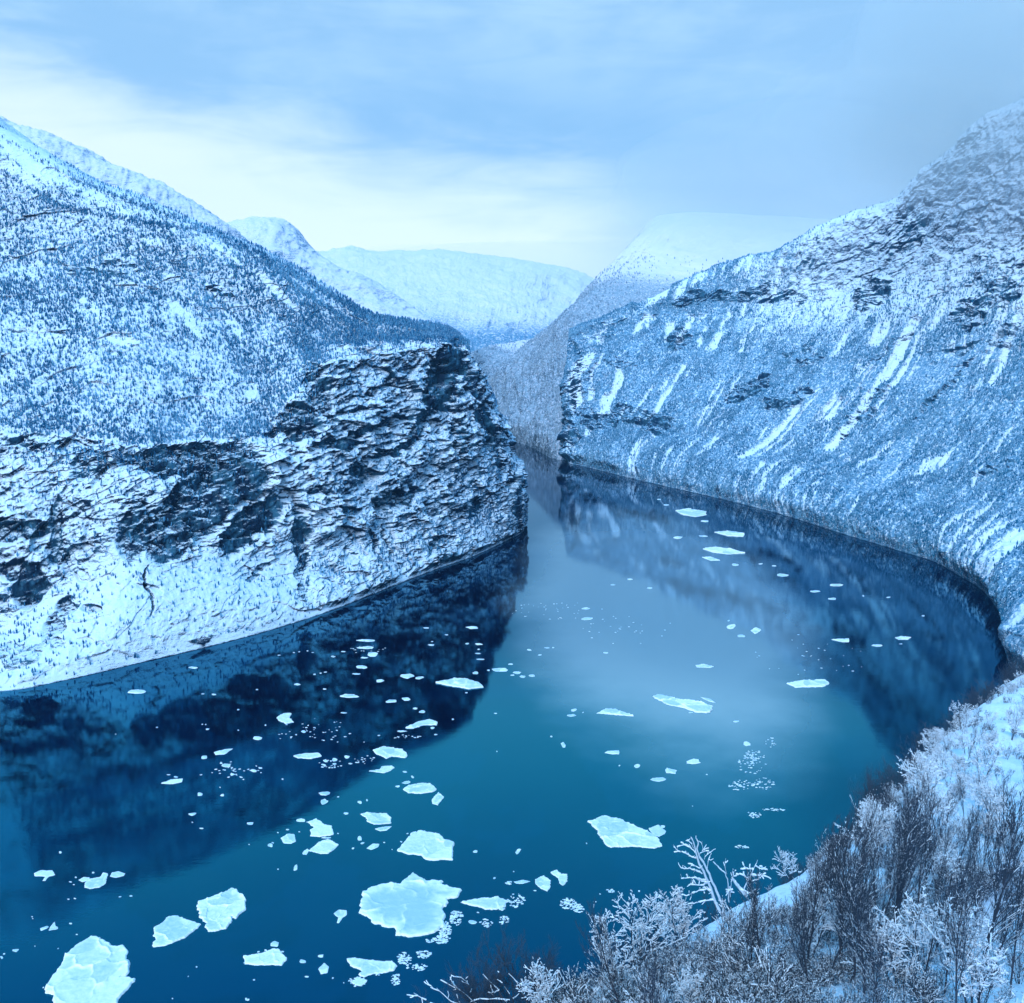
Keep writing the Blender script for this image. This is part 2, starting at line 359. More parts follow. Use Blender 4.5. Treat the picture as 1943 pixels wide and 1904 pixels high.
# ---------------- right mountain: columns follow the fall line, up and to the right
wr = pts([(700,'w',560,4700,0), (860,'w',420,4200,0), (960,'w',270,3780,0), (1020,'w',215,3480,0), (1060,'g',1078,879), (1085,'g',1100,884), (1200,'g',1200,909), (1300,'g',1300,932), (1400,'g',1400,955), (1500,'g',1500,982), (1600,'g',1600,1014), (1700,'g',1700,1044), (1790,'g',1790,1075), (1850,'g',1850,1110),
          (1900,'g',1896,1162), (1960,'g',1920,1215), (2020,'g',1924,1272), (2120,'w',735,1150,0), (2250,'w',690,900,0), (2400,'w',600,620,0)])
lo = pts([(700,'w',640,4650,140), (860,'w',510,4150,150), (960,'w',370,3720,160), (1020,'w',285,3520,160), (1060,1072,800,3480), (1085,1105,805,3430), (1200,1240,810,3180), (1300,1370,825,2980), (1400,1490,835,2820), (1500,1600,850,2650), (1600,1710,875,2450), (1700,1810,905,2250), (1790,1900,930,2050), (1850,1975,960,1900),
          (1900,2040,990,1760), (1960,2100,1020,1640), (2020,'w',900,1380,150), (2120,'w',900,1150,160), (2250,'w',860,880,170), (2400,'w',780,560,180)])
m1 = pts([(700,'w',760,4600,300), (860,'w',640,4100,310), (960,'w',500,3700,310), (1020,'w',400,3590,300), (1060,1074,715,3600), (1085,1120,700,3590), (1200,1310,690,3420), (1300,1460,690,3230), (1400,1600,680,3000), (1500,1720,680,2820), (1600,1830,690,2620), (1700,1930,710,2400), (1790,2020,730,2230), (1850,2100,750,2080),
          (1900,2180,780,1940), (1960,'w',1180,1700,330), (2020,'w',1120,1400,340), (2120,'w',1120,1120,350), (2250,'w',1090,820,370), (2400,'w',1000,480,380)])
m2 = pts([(700,'w',900,4500,430), (860,'w',780,4050,430), (960,'w',620,3750,420), (1020,'w',480,3720,400), (1060,1078,655,3720), (1085,1150,632,3760), (1200,1360,600,3640), (1300,1530,570,3420), (1400,1670,540,3180), (1500,1790,510,2960), (1600,1900,490,2760), (1700,2000,480,2560), (1790,2100,470,2400), (1850,2200,470,2250),
          (1900,'w',1500,2050,640), (1960,'w',1450,1780,660), (2020,'w',1400,1420,680), (2120,'w',1400,1080,700), (2250,'w',1380,720,720), (2400,'w',1300,300,740)])
rr = pts([(700,'w',1000,4550,470), (860,'w',900,4150,480), (960,'w',750,3950,480), (1020,'w',560,3900,450), (1060,1086,627,3830), (1085,1170,597,3900), (1200,1400,496,3850), (1250,1480,478,3730), (1300,1560,430,3550), (1350,1640,398,3400), (1400,1700,380,3280), (1450,1750,330,3180), (1500,1812,279,3080), (1560,1870,222,3000), (1620,1940,192,2930), (1700,2040,130,2800), (1790,2160,90,2650), (1850,2260,60,2500),
          (1900,'w',1900,2300,1180), (1960,'w',1850,1950,1200), (2020,'w',1800,1500,1200), (2120,'w',1800,1000,1200), (2250,'w',1800,600,1200), (2400,'w',1700,100,1200)])
rb = pts([(700,'w',1100,4700,450), (860,'w',1000,4400,450), (1060,'w',560,4150,440), (1200,'w',1050,4400,480), (1400,'w',1500,4000,650), (1620,'w',1900,3700,1000), (1900,'w',2400,2700,1400), (2400,'w',2300,100,1400)])
rb2 = pts([(700,'w',1200,5000,350), (1060,'w',800,4500,300), (1400,'w',1900,4500,500), (1900,'w',3200,3000,900), (2400,'w',3000,100,900)])
us = np.concatenate([np.linspace(700, 1040, 90, endpoint=False), np.linspace(1040, 1980, 1150, endpoint=False), np.linspace(1980, 2400, 130)])
PR, vi, vr = loft([under(wr, dy=-10), wr, lo, m1, m2, rr, rb, rb2], [8, 170, 190, 190, 230, 40, 16], us)
N = normals(PR)
if N[..., 2].mean() < 0: N = -N
V = np.repeat(vi[:, None], len(us), 1); U = np.repeat(us[None], len(vi), 0)
px, py = project(PR)
hcl = sstep(V, vr[1], vr[1] + 24)
Nh = N*np.array([1, 1, .6]); Nh /= np.linalg.norm(Nh, axis=2, keepdims=True)
UV = np.stack([U/16 + fbm(PR/260, 2, seed=22)*1.6, V/110, V*0], -1)
gul = fbm(UV*.55, 4, ridged=True, seed=21)                 # gullies down the fall line
big = fbm(PR/260, 3, ridged=True, seed=23); med = fbm(PR/70, 4, ridged=True, seed=24); sm = fbm(PR/18, 4, seed=25)
wob = fbm(PR/220, 4, seed=26)*45
chn = fbm(np.stack([U/11 + fbm(PR/200, 3, seed=29)*1.6, V/520 + fbm(PR/90, 2, seed=18)*.25, V*0 + 3.3], -1), 4, seed=30)
chute = sstep(chn + .02 + .08*fbm(PR/40, 3, seed=17), .09, .20)*sstep(fbm(PR/170, 3, seed=19), -.12, .12)*(.35 + .65*sstep(V + 60*fbm(PR/200, 2, seed=20), vr[1] + 10, vr[1] + 80))
high = sstep(V, vr[3] + 60, vr[4])*sstep(px, 1500, 1680)
corner = (1 - sstep(U, 1075, 1110))*(1 - sstep(V, vr[4], vr[5]))
dark = blobs(px + wob, py + wob*.6, [
    (1420,560,60,16,-20,.8), (1330,580,50,14,-12,.6), (1300,655,26,18,-40,.9), (1660,565,46,22,-45,.85), (1490,575,45,10,-5,.7), (1420,740,55,24,-25,.9), (1500,760,50,18,-30,.8), (1210,790,55,16,8,.9), (1140,800,36,16,-6,.9), (1250,810,35,14,-16,.8),
    (1190,700,50,10,20,.55), (1085,740,9,100,3,.65), (1075,820,22,45,-5,.8), (1720,440,26,50,25,.35), (1880,520,50,30,-30,.25), (1920,640,40,20,-35,.6), (1850,600,40,20,-40,.6), (1790,740,90,10,-42,.6), (1640,800,90,10,-40,.5), (1560,900,60,9,-35,.45),
    (1800,300,60,24,-45,.3), (1840,260,30,16,-30,.5), (1700,670,60,14,-28,.5), (1830,660,45,10,-12,.5), (1900,560,50,20,-35,.5), (1930,480,30,40,10,.25), (1900,900,50,14,-25,.5), (1520,680,26,12,-30,.5)])
rockm = np.clip(.05 + dark*.85 + corner*.12 + high*(-.15 + .14*sstep(fbm(PR/75*np.array([1, 1, .6]), 4, seed=27), .08, .4)) + .16*fbm(PR/45, 3, seed=28), 0, 1)
rockm = np.maximum(rockm, (1 - sstep(PR[..., 2], .4, 2.4))*.85)
rough = np.clip(.16 + dark + high*.14 + corner*.5, 0, 1.1)
led = (ledges(PR, (-.42, .18, .88), 34, 11)*13 + ledges(PR, (-.5, .1, .86), 13, 12)*7 + ledges(PR, (-.3, .2, .93), 6, 13)*3)*(1 - .5*high)
fr_ = facets(PR, 70, 5, (.8, .8, 1.1))*12 + facets(PR, 26, 6, (.8, .8, 1.2))*6
D = (fr_*(.12 + .22*high + .8*dark + .5*corner) + gul*(14 - 8*high) - chute*9*(1 - high) - dark*14 + rough*(big*20 + med*13 + led) + med*5 + sm*(1.5 + 3*rough))*(.05 + .95*hcl)
D *= 1 - .5*sstep(V, vr[5] - 60, vr[5])*(1 - sstep(V, vr[5] + 5, vr[6]))
PR = PR + Nh*D[..., None]
me = grid_mesh('mountain_right', PR, {'rock': rockm, 'brush': np.clip((.75 - .75*chute)*(1 - high) - .3*sstep(V, vr[3], vr[4])*sstep(px, 1350, 1500), 0, 1)})
link('mountain_right', me, M_right, kind='structure', label='long snowy mountainside on the right streaked with gullies and bare woods')
RF = dict(P=PR, px=px, py=py, V=V, U=U, vr=vr, dark=dark, gul=gul, chute=chute, high=high, hcl=hcl)

# ---------------- shoulder and cloud-capped dome behind the right mountain
ws = pts([(0,'w',-420,4950,0), (80,'w',-230,4600,0), (150,'w',-40,4330,0), (200,'g',958,828), (260,'g',1010,850), (330,'g',1062,873), (420,'w',420,3350,0)])
s1 = pts([(0,'w',-330,5000,130), (80,905,790,4700), (150,925,780,4480), (200,950,765,4330), (260,1015,755,4060), (330,1078,750,3850), (420,1200,760,3700)])
s2 = pts([(0,'w',-250,5100,260), (80,915,745,4850), (150,930,738,4700), (200,955,712,4560), (260,1020,690,4330), (330,1085,680,4150), (420,1230,700,4050)])
s3 = pts([(0,'w',-200,5200,290), (80,920,735,5000), (150,932,726,4850), (200,985,674,4720), (260,1035,645,4560), (330,1071,620,4420), (420,1250,640,4350)])
s4 = pts([(0,'w',-150,5400,300), (80,1000,690,5200), (150,1050,625,5000), (200,1085,590,4950), (260,1115,562,4900), (330,1160,548,4800), (420,1520,600,4700)])
s5 = pts([(0,'w',-100,5700,300), (80,1060,640,5500), (150,1108,572,5400), (200,1135,531,5350), (260,1155,518,5300), (330,1230,500,5200), (420,1650,520,5100)])
s6 = pts([(0,'w',0,6100,300), (80,1085,620,5900), (150,1150,522,5800), (200,1189,483,5750), (260,1232,435,5700), (330,1300,420,5650), (420,1780,470,5600)])
s7 = pts([(0,'w',100,6500,300), (80,1100,615,6300), (150,1180,500,6250), (200,1215,453,6200), (260,1270,412,6200), (330,1350,409,6200), (420,1950,440,6200)])
s8 = pts([(0,'w',300,7200,200), (200,'w',1100,7200,600), (260,'w',1300,7200,800), (420,'w',4200,7200,600)])
us = np.linspace(0, 420, 560)
PS, vi, vr = loft([under(ws), ws, s1, s2, s3, s4, s5, s6, s7, s8], [5, 70, 70, 60, 60, 60, 60, 50, 20], us)
N = normals(PS)
if N[..., 2].mean() < 0: N = -N
V = np.repeat(vi[:, None], len(us), 1); px, py = project(PS)
UV = np.stack([np.repeat(us[None], len(vi), 0)/14, V/90, V*0], -1)
D = fbm(UV, 3, ridged=True, seed=31)*9 + fbm(PS/200, 4, ridged=True, seed=32)*14 + fbm(PS/40, 4, seed=33)*6
D *= sstep(V, vr[1], vr[1] + 20)*(1 - .6*sstep(V, vr[6], vr[7]))
PS = PS + N*D[..., None]
dark = blobs(px, py, [(1090,640,18,26,0,.4), (1120,560,20,30,-40,.4), (1200,500,60,30,-40,.35), (1260,450,40,20,-30,.2), (1160,525,20,15,0,.4)])
me = grid_mesh('mountain_shoulder', PS, {'rock': np.clip(dark + .2 + .45*fbm(PS/60, 4, seed=35) - .1*sstep(V, vr[6], vr[7]), 0, 1), 'brush': .8*(1 - sstep(V, vr[5], vr[6]))})
link('mountain_shoulder', me, terrain_mat('snow_brown_brush', (.03, .06, .09), (.14, .19, .24), (.24, .33, .43), scale=.6, bump=3, sk=.84), kind='structure', label='rounded snowy dome with a brown brushy shoulder behind the right mountain')
SF = dict(P=PS, px=px, py=py, V=V, vr=vr)

# ---------------- ranges further back
def ridge_range(name, mat, top, foot, back, segs, us, seed, amp, label, rock=.1, brush=.3, mids=()):
    rows = [foot] + list(mids) + [top, back]
    P, vi, vr = loft(rows, segs, us)
    N = normals(P)
    if N[..., 2].mean() < 0: N = -N
    V = np.repeat(vi[:, None], len(us), 1)
    UV = np.stack([np.repeat(us[None], len(vi), 0)/18, V/70, V*0], -1)
    UV = UV + fbm(P/(amp*30), 3, seed=seed + 5)[..., None]*np.array([2.2, .5, 0])
    D = (fbm(UV, 3, ridged=True, seed=seed)*.22 + fbm(P/(amp*15), 7, gain=.58, ridged=True, seed=seed + 1)*1.3)*amp*1.5
    D += fbm(P/(amp*45), 3, seed=seed + 9)*amp*1.6
    D *= 1 - .45*sstep(V, vr[-2] - 20, vr[-2])
    P = P + N*D[..., None]
    rk = np.clip(rock + .08 + .6*fbm(P/(amp*7), 3, seed=seed + 2), 0, 1)
    me = grid_mesh(name, P, {'rock': rk, 'brush': np.full(V.shape, brush)*(1 - sstep(V, vr[-2]*.45, vr[-2]*.75))})
    link(name, me, mat, kind='structure', label=label)
    return P, V, vr
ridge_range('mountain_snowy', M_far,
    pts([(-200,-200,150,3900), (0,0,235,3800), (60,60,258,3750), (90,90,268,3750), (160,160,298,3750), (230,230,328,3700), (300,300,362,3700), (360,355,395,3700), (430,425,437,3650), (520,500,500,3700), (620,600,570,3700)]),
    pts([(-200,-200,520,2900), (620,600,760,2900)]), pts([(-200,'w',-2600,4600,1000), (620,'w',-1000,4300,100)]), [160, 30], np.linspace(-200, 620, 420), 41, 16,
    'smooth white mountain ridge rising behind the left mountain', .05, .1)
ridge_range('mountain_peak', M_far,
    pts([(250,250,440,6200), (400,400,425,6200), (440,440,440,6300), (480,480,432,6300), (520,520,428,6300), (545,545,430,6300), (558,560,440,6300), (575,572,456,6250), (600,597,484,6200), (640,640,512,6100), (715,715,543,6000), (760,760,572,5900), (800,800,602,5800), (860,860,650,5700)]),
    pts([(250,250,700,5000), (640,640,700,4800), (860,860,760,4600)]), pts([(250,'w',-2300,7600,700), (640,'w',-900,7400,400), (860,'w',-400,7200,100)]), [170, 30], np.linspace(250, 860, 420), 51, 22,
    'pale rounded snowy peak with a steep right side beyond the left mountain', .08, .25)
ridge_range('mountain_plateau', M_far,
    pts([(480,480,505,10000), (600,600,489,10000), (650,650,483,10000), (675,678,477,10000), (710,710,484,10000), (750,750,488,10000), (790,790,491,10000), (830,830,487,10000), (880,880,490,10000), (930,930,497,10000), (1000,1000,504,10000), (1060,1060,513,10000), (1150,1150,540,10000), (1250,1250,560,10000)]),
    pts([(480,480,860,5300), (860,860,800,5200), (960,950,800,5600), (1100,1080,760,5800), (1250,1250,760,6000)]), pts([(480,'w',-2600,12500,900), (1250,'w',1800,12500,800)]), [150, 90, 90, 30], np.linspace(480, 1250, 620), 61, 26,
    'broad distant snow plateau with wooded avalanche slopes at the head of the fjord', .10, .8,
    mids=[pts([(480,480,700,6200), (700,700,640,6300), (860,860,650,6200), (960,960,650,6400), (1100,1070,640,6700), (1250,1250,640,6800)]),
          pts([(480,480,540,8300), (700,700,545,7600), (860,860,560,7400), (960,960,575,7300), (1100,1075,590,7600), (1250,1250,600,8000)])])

# ---------------- near slope under the lookout
n0 = pts([(600,'w',-14,-6,480), (900,'w',-3,-4,494), (1300,'w',8,-3,497), (1600,'w',24,0,500), (2000,'w',60,8,506), (2400,'w',140,40,520)])
n1 = pts([(600,600,2700,28), (900,900,2400,28), (1100,1150,2200,29), (1370,1420,2060,30), (1600,1650,2000,32), (1800,1850,1960,35), (2000,2060,1900,44), (2400,2600,1700,110)])
n2 = pts([(600,600,2250,43), (900,930,2030,43), (1100,1140,1950,43), (1370,1400,1845,47), (1600,1640,1760,54), (1800,1830,1640,75), (2000,2060,1520,120), (2400,2600,1420,260)])
ne = pts([(600,600,2180,46), (850,850,2060,46), (1000,1000,1968,48), (1090,1085,1905,50), (1160,1160,1868,52), (1290,1285,1795,56), (1370,1370,1740,62), (1440,1440,1708,68), (1500,1500,1677,75), (1582,1582,1612,90), (1650,1650,1572,108), (1720,1720,1502,140), (1800,1800,1425,190), (1860,1860,1375,245), (1920,1920,1332,320), (2000,2000,1292,440), (2100,2100,1260,560), (2400,2400,1240,700)])
ne2 = pts([(600,'w',-12,75,405), (850,'w',2,80,408), (1000,'w',14,86,412), (1160,'w',24,92,416), (1370,'w',38,105,415), (1500,'w',50,122,408), (1650,'w',72,160,390), (1720,'w',98,200,370), (1860,'w',165,310,320), (2000,'w',280,500,240), (2400,'w',620,740,200)])
nw = pts([(600,'w',-120,430,-12), (1000,'w',-40,480,-12), (1370,'w',120,560,-12), (1582,'w',260,640,-12), (1720,'w',380,700,-12), (1860,'w',500,770,-12), (2000,'w',640,860,-12), (2400,'w',860,1000,-12)])
us = np.linspace(600, 2400, 900)
PN, vi, vr = loft([n0, n1, n2, ne, ne2, nw], [50, 150, 150, 60, 260], us)
N = normals(PN)
if N[..., 2].mean() < 0: N = -N
V = np.repeat(vi[:, None], len(us), 1); px, py = project(PN)
dist = np.linalg.norm(PN - np.array([0, 0, H]), axis=2)
sc = np.clip(dist/60, .6, 6)
D = fbm(PN/16, 3, seed=71)*1.0*np.clip(dist/60, .5, 8) + fbm(PN/3.2, 3, seed=72)*.28 + fbm(PN/1.1, 2, seed=73)*.09
D *= 1 - .6*sstep(V, vr[3] - 20, vr[3])*(1 - sstep(V, vr[3] + 4, vr[4]))
D *= sstep(dist, 8, 25)
PN = PN + N*D[..., None]
rk = np.clip(np.maximum(blobs(px, py, [(1660,1668,26,16,20,1), (1560,1893,18,16,-30,1), (1775,1855,18,20,30,1), (1535,1880,10,7,0,.9), (1500,1790,12,6,0,.8)])*1.1, .5*sstep(V, vr[3] + 10, vr[4])) + .08*fbm(PN/4, 3, seed=74), 0, 1)
me = grid_mesh('hillside', PN, {'rock': rk, 'brush': .25 + 0*rk})
link('hillside', me, M_near, kind='structure', label='steep snow covered slope in the bottom right foreground')
NF = dict(P=PN, N=N, px=px, py=py, V=V, vr=vr, dist=dist)

# ------------------------------------------------------------------ water
m, t = new_mat('fjord_water')
co = t.node('ShaderNodeTexCoord').outputs['Object']
p = t.node('ShaderNodeBsdfPrincipled')
nn = t.noise(t.mapping(co, (1, .6, 1), (0, 0, R(35))), .0045, 5, .55, dist=1.2)
skin = t.smooth(nn, .50, .525)                                     # patches of thin ice
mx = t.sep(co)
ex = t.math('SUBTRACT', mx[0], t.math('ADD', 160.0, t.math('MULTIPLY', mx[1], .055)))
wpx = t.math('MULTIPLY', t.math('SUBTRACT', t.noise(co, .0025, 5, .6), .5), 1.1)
skim_sheen = t.smooth(t.math('ADD', t.math('ADD', t.math('POWER', t.math('DIVIDE', ex, 270.0), 2.0), t.math('POWER', t.math('DIVIDE', t.math('SUBTRACT', mx[1], 1780.0), 800.0), 2.0)), wpx), 1.15, .35)
col = t.mix(skim_sheen, t.mix(skin, (.0, .001, .014), (.0, .005, .026)), (.15, .20, .235))  # pale ice film mid channel; its colour also carries painted sky reflection
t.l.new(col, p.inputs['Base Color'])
p.inputs['Specular IOR Level'].default_value = 0.0
gl = t.node('ShaderNodeBsdfGlossy'); t.l.new(t.math('ADD', t.math('MULTIPLY', skin, .04), .008), gl.inputs['Roughness'])
fr = t.node('ShaderNodeFresnel'); t.put(fr.inputs['IOR'], t.math('ADD', 2.0, t.math('MULTIPLY', skim_sheen, 1.3)))
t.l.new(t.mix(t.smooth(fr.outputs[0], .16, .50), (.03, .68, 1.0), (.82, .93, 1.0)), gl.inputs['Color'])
rip = t.math('ADD', t.noise(co, .35, 3, .6), t.math('MULTIPLY', t.noise(t.mapping(co, (.3, 1.5, 1)), .05, 4, .6), 2.0))
b = t.node('ShaderNodeBump'); b.inputs['Strength'].default_value = .035; b.inputs['Distance'].default_value = .5
t.l.new(rip, b.inputs['Height']); t.l.new(b.outputs[0], gl.inputs['Normal'])
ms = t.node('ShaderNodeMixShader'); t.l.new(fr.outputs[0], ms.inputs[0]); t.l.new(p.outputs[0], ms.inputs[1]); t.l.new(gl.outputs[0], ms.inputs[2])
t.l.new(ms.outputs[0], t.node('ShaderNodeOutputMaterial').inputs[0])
M_water = m
P = np.array([[[-9000, -800, 0], [9000, -800, 0]], [[-9000, 13000, 0], [9000, 13000, 0]]], float)
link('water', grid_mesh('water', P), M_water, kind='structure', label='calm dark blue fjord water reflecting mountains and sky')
#@@REST@@

# ------------------------------------------------------------------ far woods (uncountable: one object per mountain)
def tree_templates(k, rings=4, sides=5):
    T = []
    for i in range(k):
        r = np.random.default_rng(100 + i)
        vs = []
        for j in range(rings):
            h = .12 + .80*j/(rings - 1)
            rad = (.22, .5, .42, .16)[j] if rings == 4 else .4
            for s_ in range(sides):
                a = 2*math.pi*(s_ + r.uniform(-.3, .3))/sides
                q = rad*r.uniform(.45, 1.35)
                vs.append((q*math.cos(a), q*math.sin(a), h + r.uniform(-.09, .09)))
        vs.append((0, 0, -.05)); vs.append((r.uniform(-.1, .1), r.uniform(-.1, .1), 1.05))
        T.append(vs)
    F = []
    for j in range(rings - 1):
        for s_ in range(sides):
            a = j*sides + s_; b_ = j*sides + (s_ + 1) % sides
            F.append((a, b_, b_ + sides)); F.append((a, b_ + sides, a + sides))
    n = rings*sides
    for s_ in range(sides):
        F.append((n, (s_ + 1) % sides, s_)); F.append((n + 1, (rings-1)*sides + s_, (rings-1)*sides + (s_ + 1) % sides))
    return np.array(T), np.array(F)
def wood(name, base, height, width, mat, label):
    T, F = tree_templates(12)
    n = len(base); k = rng.integers(0, len(T), n)
    vs = T[k].copy()
    a = rng.uniform(0, 6.28, n); c, s_ = np.cos(a)[:, None], np.sin(a)[:, None]
    x = (vs[..., 0]*c - vs[..., 1]*s_)*width[:, None]; y = (vs[..., 0]*s_ + vs[..., 1]*c)*width[:, None]
    z = vs[..., 2]*height[:, None]
    P = np.stack([x, y, z], -1) + base[:, None]
    f = (F[None] + (np.arange(n)*vs.shape[1])[:, None, None]).reshape(-1)
    me = mesh_from(name, P.reshape(-1, 3), f, np.full(n*len(F), 3, np.int32), False, {'tone': np.repeat(np.clip(rng.uniform(-.15, .75, n) + .8*fbm(base/90, 3, seed=77), 0, 1), vs.shape[1])})
    link(name, me, mat, kind='stuff', label=label)
def wood_mat(name, dark, light, frost):
    m, t = new_mat(name)
    g = t.node('ShaderNodeNewGeometry'); nz = t.sep(g.outputs['Normal'])[2]
    tone = t.node('ShaderNodeAttribute', attribute_name='tone').outputs['Fac']
    co = t.node('ShaderNodeTexCoord').outputs['Object']
    f = t.smooth(t.math('ADD', nz, t.math('MULTIPLY', t.math('SUBTRACT', t.noise(co, .7, 3, .7), .5), 1.6)), .30, .75)
    col = t.mix(t.math('MULTIPLY', f, frost), t.mix(tone, dark, light), SNOW)
    p = t.node('ShaderNodeBsdfPrincipled'); t.l.new(col, p.inputs['Base Color']); p.inputs['Roughness'].default_value = .9; p.inputs['Specular IOR Level'].default_value = .1
    t.l.new(p.outputs[0], t.node('ShaderNodeOutputMaterial').inputs[0]); return m
M_woodL = wood_mat('frosted_birch_left', (.0, .09, .21), (.12, .36, .58), .8)
M_woodR = wood_mat('frosted_birch_right', (.0, .13, .26), (.20, .42, .60), .8)
def pick(F, dens, n, mult=None):
    ok = np.clip(dens, 0, None).ravel(); ok = ok/ok.sum()
    i = rng.choice(len(ok), n, p=ok)
    nv, nu = F['V'].shape
    r, c = np.divmod(i, nu); r = np.clip(r, 0, nv - 2); c = np.clip(c, 0, nu - 2)
    a, b_ = rng.uniform(0, 1, (2, n, 1)); P = F['P']
    Q = P[r, c]*(1-a)*(1-b_) + P[r+1, c]*a*(1-b_) + P[r, c+1]*(1-a)*b_ + P[r+1, c+1]*a*b_
    return Q, r, c
# left mountain
px, py, V, vr = LF['px'], LF['py'], LF['V'], LF['vr']
vis = (px > -60)*(px < 1010)*(V < vr[6] + 6)*(V > vr[1])
clear = LF['clear']
patch = fbm(LF['P']*np.array([1/60, 1/60, 1/110]), 4, seed=82)
lines = np.maximum(0, 1 - np.abs(py - np.interp(px, [0, 100, 250, 400, 500, 600, 700], [330, 385, 420, 442, 500, 570, 640]) + fbm(LF['P']/120, 3, seed=83)*14)/7)
lines = np.maximum(lines, np.maximum(0, 1 - np.abs(py - np.interp(px, [0, 60, 130, 300, 420, 600, 700, 860], [258, 290, 335, 400, 445, 540, 602, 628]) - 4)/9))*(px < 880)
dens = vis*(LF['fz']*(.5 + 1.1*sstep(patch, -.25, .3))*(1 - clear)*(1 - .85*sstep(LF['dark'], .3, .6)) + lines*3.0*LF['fz'])
dens *= .12 + .88*sstep(py + px*-.35, 250, 400) - .2*sstep(px, 600, 760)
dens += vis*LF['east']*.30*sstep(patch, -.2, .3) + vis*.5*blobs(px, py, [(900,930,60,70,0,1), (700,730,60,40,0,.35), (150,870,120,20,0,.6), (850,645,70,14,0,.8), (560,770,60,40,0,.5)]) + vis*.10*(1 - LF['fz'])
Q, r, c = pick(LF, dens, 46000)
hh = rng.uniform(3.4, 9, len(Q))*(1 - .25*sstep(Q[:, 2], 550, 850)); hh[rng.uniform(size=len(Q)) < .25] *= .6
wood('birch_wood', Q - np.array([0, 0, .4]), hh, hh*rng.uniform(.24, .42, len(Q)), M_woodL, 'frosted leafless woodland covering the left mountainside')
# right mountain and shoulder
px, py, V, vr, U = RF['px'], RF['py'], RF['V'], RF['vr'], RF['U']
vis = (px > 900)*(px < 2010)*(V < vr[5] + 6)*(V > vr[1] + 1)*(py < 1420)
patch = fbm(np.stack([U/11 + fbm(RF['P']/200, 2, seed=85)*1.5, V/70, V*0], -1), 4, seed=84)
patch2 = fbm(RF['P']/90, 4, seed=86)
hi = sstep(V, vr[3] + 40, vr[4] + 40)*sstep(px, 1380, 1600)
snowfield = blobs(px + patch2*40, py + patch2*40, [(1820,690,130,36,-22,.95), (1560,760,30,90,40,.9), (1450,850,20,90,42,.7), (1690,890,16,70,40,.9), (1520,940,14,50,45,.6), (1470,800,70,14,-20,.6), (1900,760,60,16,-40,.6), (1600,960,12,60,42,.7), (1760,930,10,80,42,.6)])
dens = vis*(1 - .93*RF['chute'])*(.35 + 1.2*sstep(patch, -.20, .22))*(.5 + .9*sstep(patch2, -.25, .3))*(1 - .93*hi)*(1 - snowfield)*(1 - .7*sstep(RF['dark'], .3, .6))
Q, r, c = pick(RF, dens, 66000)
hh = rng.uniform(3.5, 9, len(Q)); hh[rng.uniform(size=len(Q)) < .3] *= .6
wood('birch_wood', Q - np.array([0, 0, .4]), hh, hh*rng.uniform(.32, .55, len(Q)), M_woodR, 'grey blue frosted woodland on the right mountainside')
px, py, V, vr = SF['px'], SF['py'], SF['V'], SF['vr']
patch = fbm(SF['P']/110, 4, seed=87)
dens = (px > 880)*(px < 1500)*(V > vr[1] + 2)*(V < vr[6] + 10)*(.4 + sstep(patch, -.2, .3))*(1 - .75*sstep(V, vr[4], vr[6]))
Q, r, c = pick(SF, dens, 13000)
hh = rng.uniform(6, 12, len(Q))
wood('birch_wood', Q - np.array([0, 0, .4]), hh, hh*rng.uniform(.35, .6, len(Q)), wood_mat('brown_birch', (.16, .25, .35), (.40, .50, .60), .8), 'brownish frosted woodland on the shoulder below the dome')

# ------------------------------------------------------------------ drift ice
m, t = new_mat('floe_ice')
tone = t.node('ShaderNodeAttribute', attribute_name='tone').outputs['Fac']
co = t.node('ShaderNodeTexCoord').outputs['Object']
n1 = t.noise(co, .12, 5, .6, dist=.5); n2 = t.noise(co, .8, 4, .6)
tt = t.math('ADD', tone, t.math('MULTIPLY', t.math('SUBTRACT', n1, .5), .5))
col = t.mix(t.smooth(tt, .05, .95), (.42, .60, .77), (.86, .90, .95))
p = t.node('ShaderNodeBsdfPrincipled'); t.l.new(col, p.inputs['Base Color']); p.inputs['Roughness'].default_value = .6; p.inputs['Specular IOR Level'].default_value = .3
b = t.node('ShaderNodeBump'); b.inputs['Strength'].default_value = .7; b.inputs['Distance'].default_value = .5
t.l.new(t.math('ADD', n1, t.math('MULTIPLY', n2, .4)), b.inputs['Height']); t.l.new(b.outputs[0], p.inputs['Normal'])
t.l.new(p.outputs[0], t.node('ShaderNodeOutputMaterial').inputs[0])
M_ice = m
CROP = {1: (0, 2400, 2.42875), 2: (700, 2300, 1.943), 3: (300, 1750, 1.6192), 4: (1500, 1400, 1.3879), 5: (1700, 2350, 2.42875)}
SRC = 1943/3024
def to_px(crop, x, y):
    ox, oy, s_ = CROP[crop]
    return (ox + x/s_)*SRC, (oy + y/s_)*SRC
def sdf_poly(X, Y, poly):
    n = len(poly); best = np.full(X.shape, 1e18); ins = np.zeros(X.shape, bool)
    for i in range(n):
        x0, y0 = poly[i]; x1, y1 = poly[(i + 1) % n]
        ex, ey = x1 - x0, y1 - y0
        tq = np.clip(((X - x0)*ex + (Y - y0)*ey)/(ex*ex + ey*ey + 1e-12), 0, 1)
        best = np.minimum(best, (X - x0 - ex*tq)**2 + (Y - y0 - ey*tq)**2)
        if y0 != y1: ins ^= ((Y < y0) != (Y < y1)) & (X < (x1 - x0)*(Y - y0)/(y1 - y0) + x0)
    return np.where(ins, 1, -1)*np.sqrt(best)
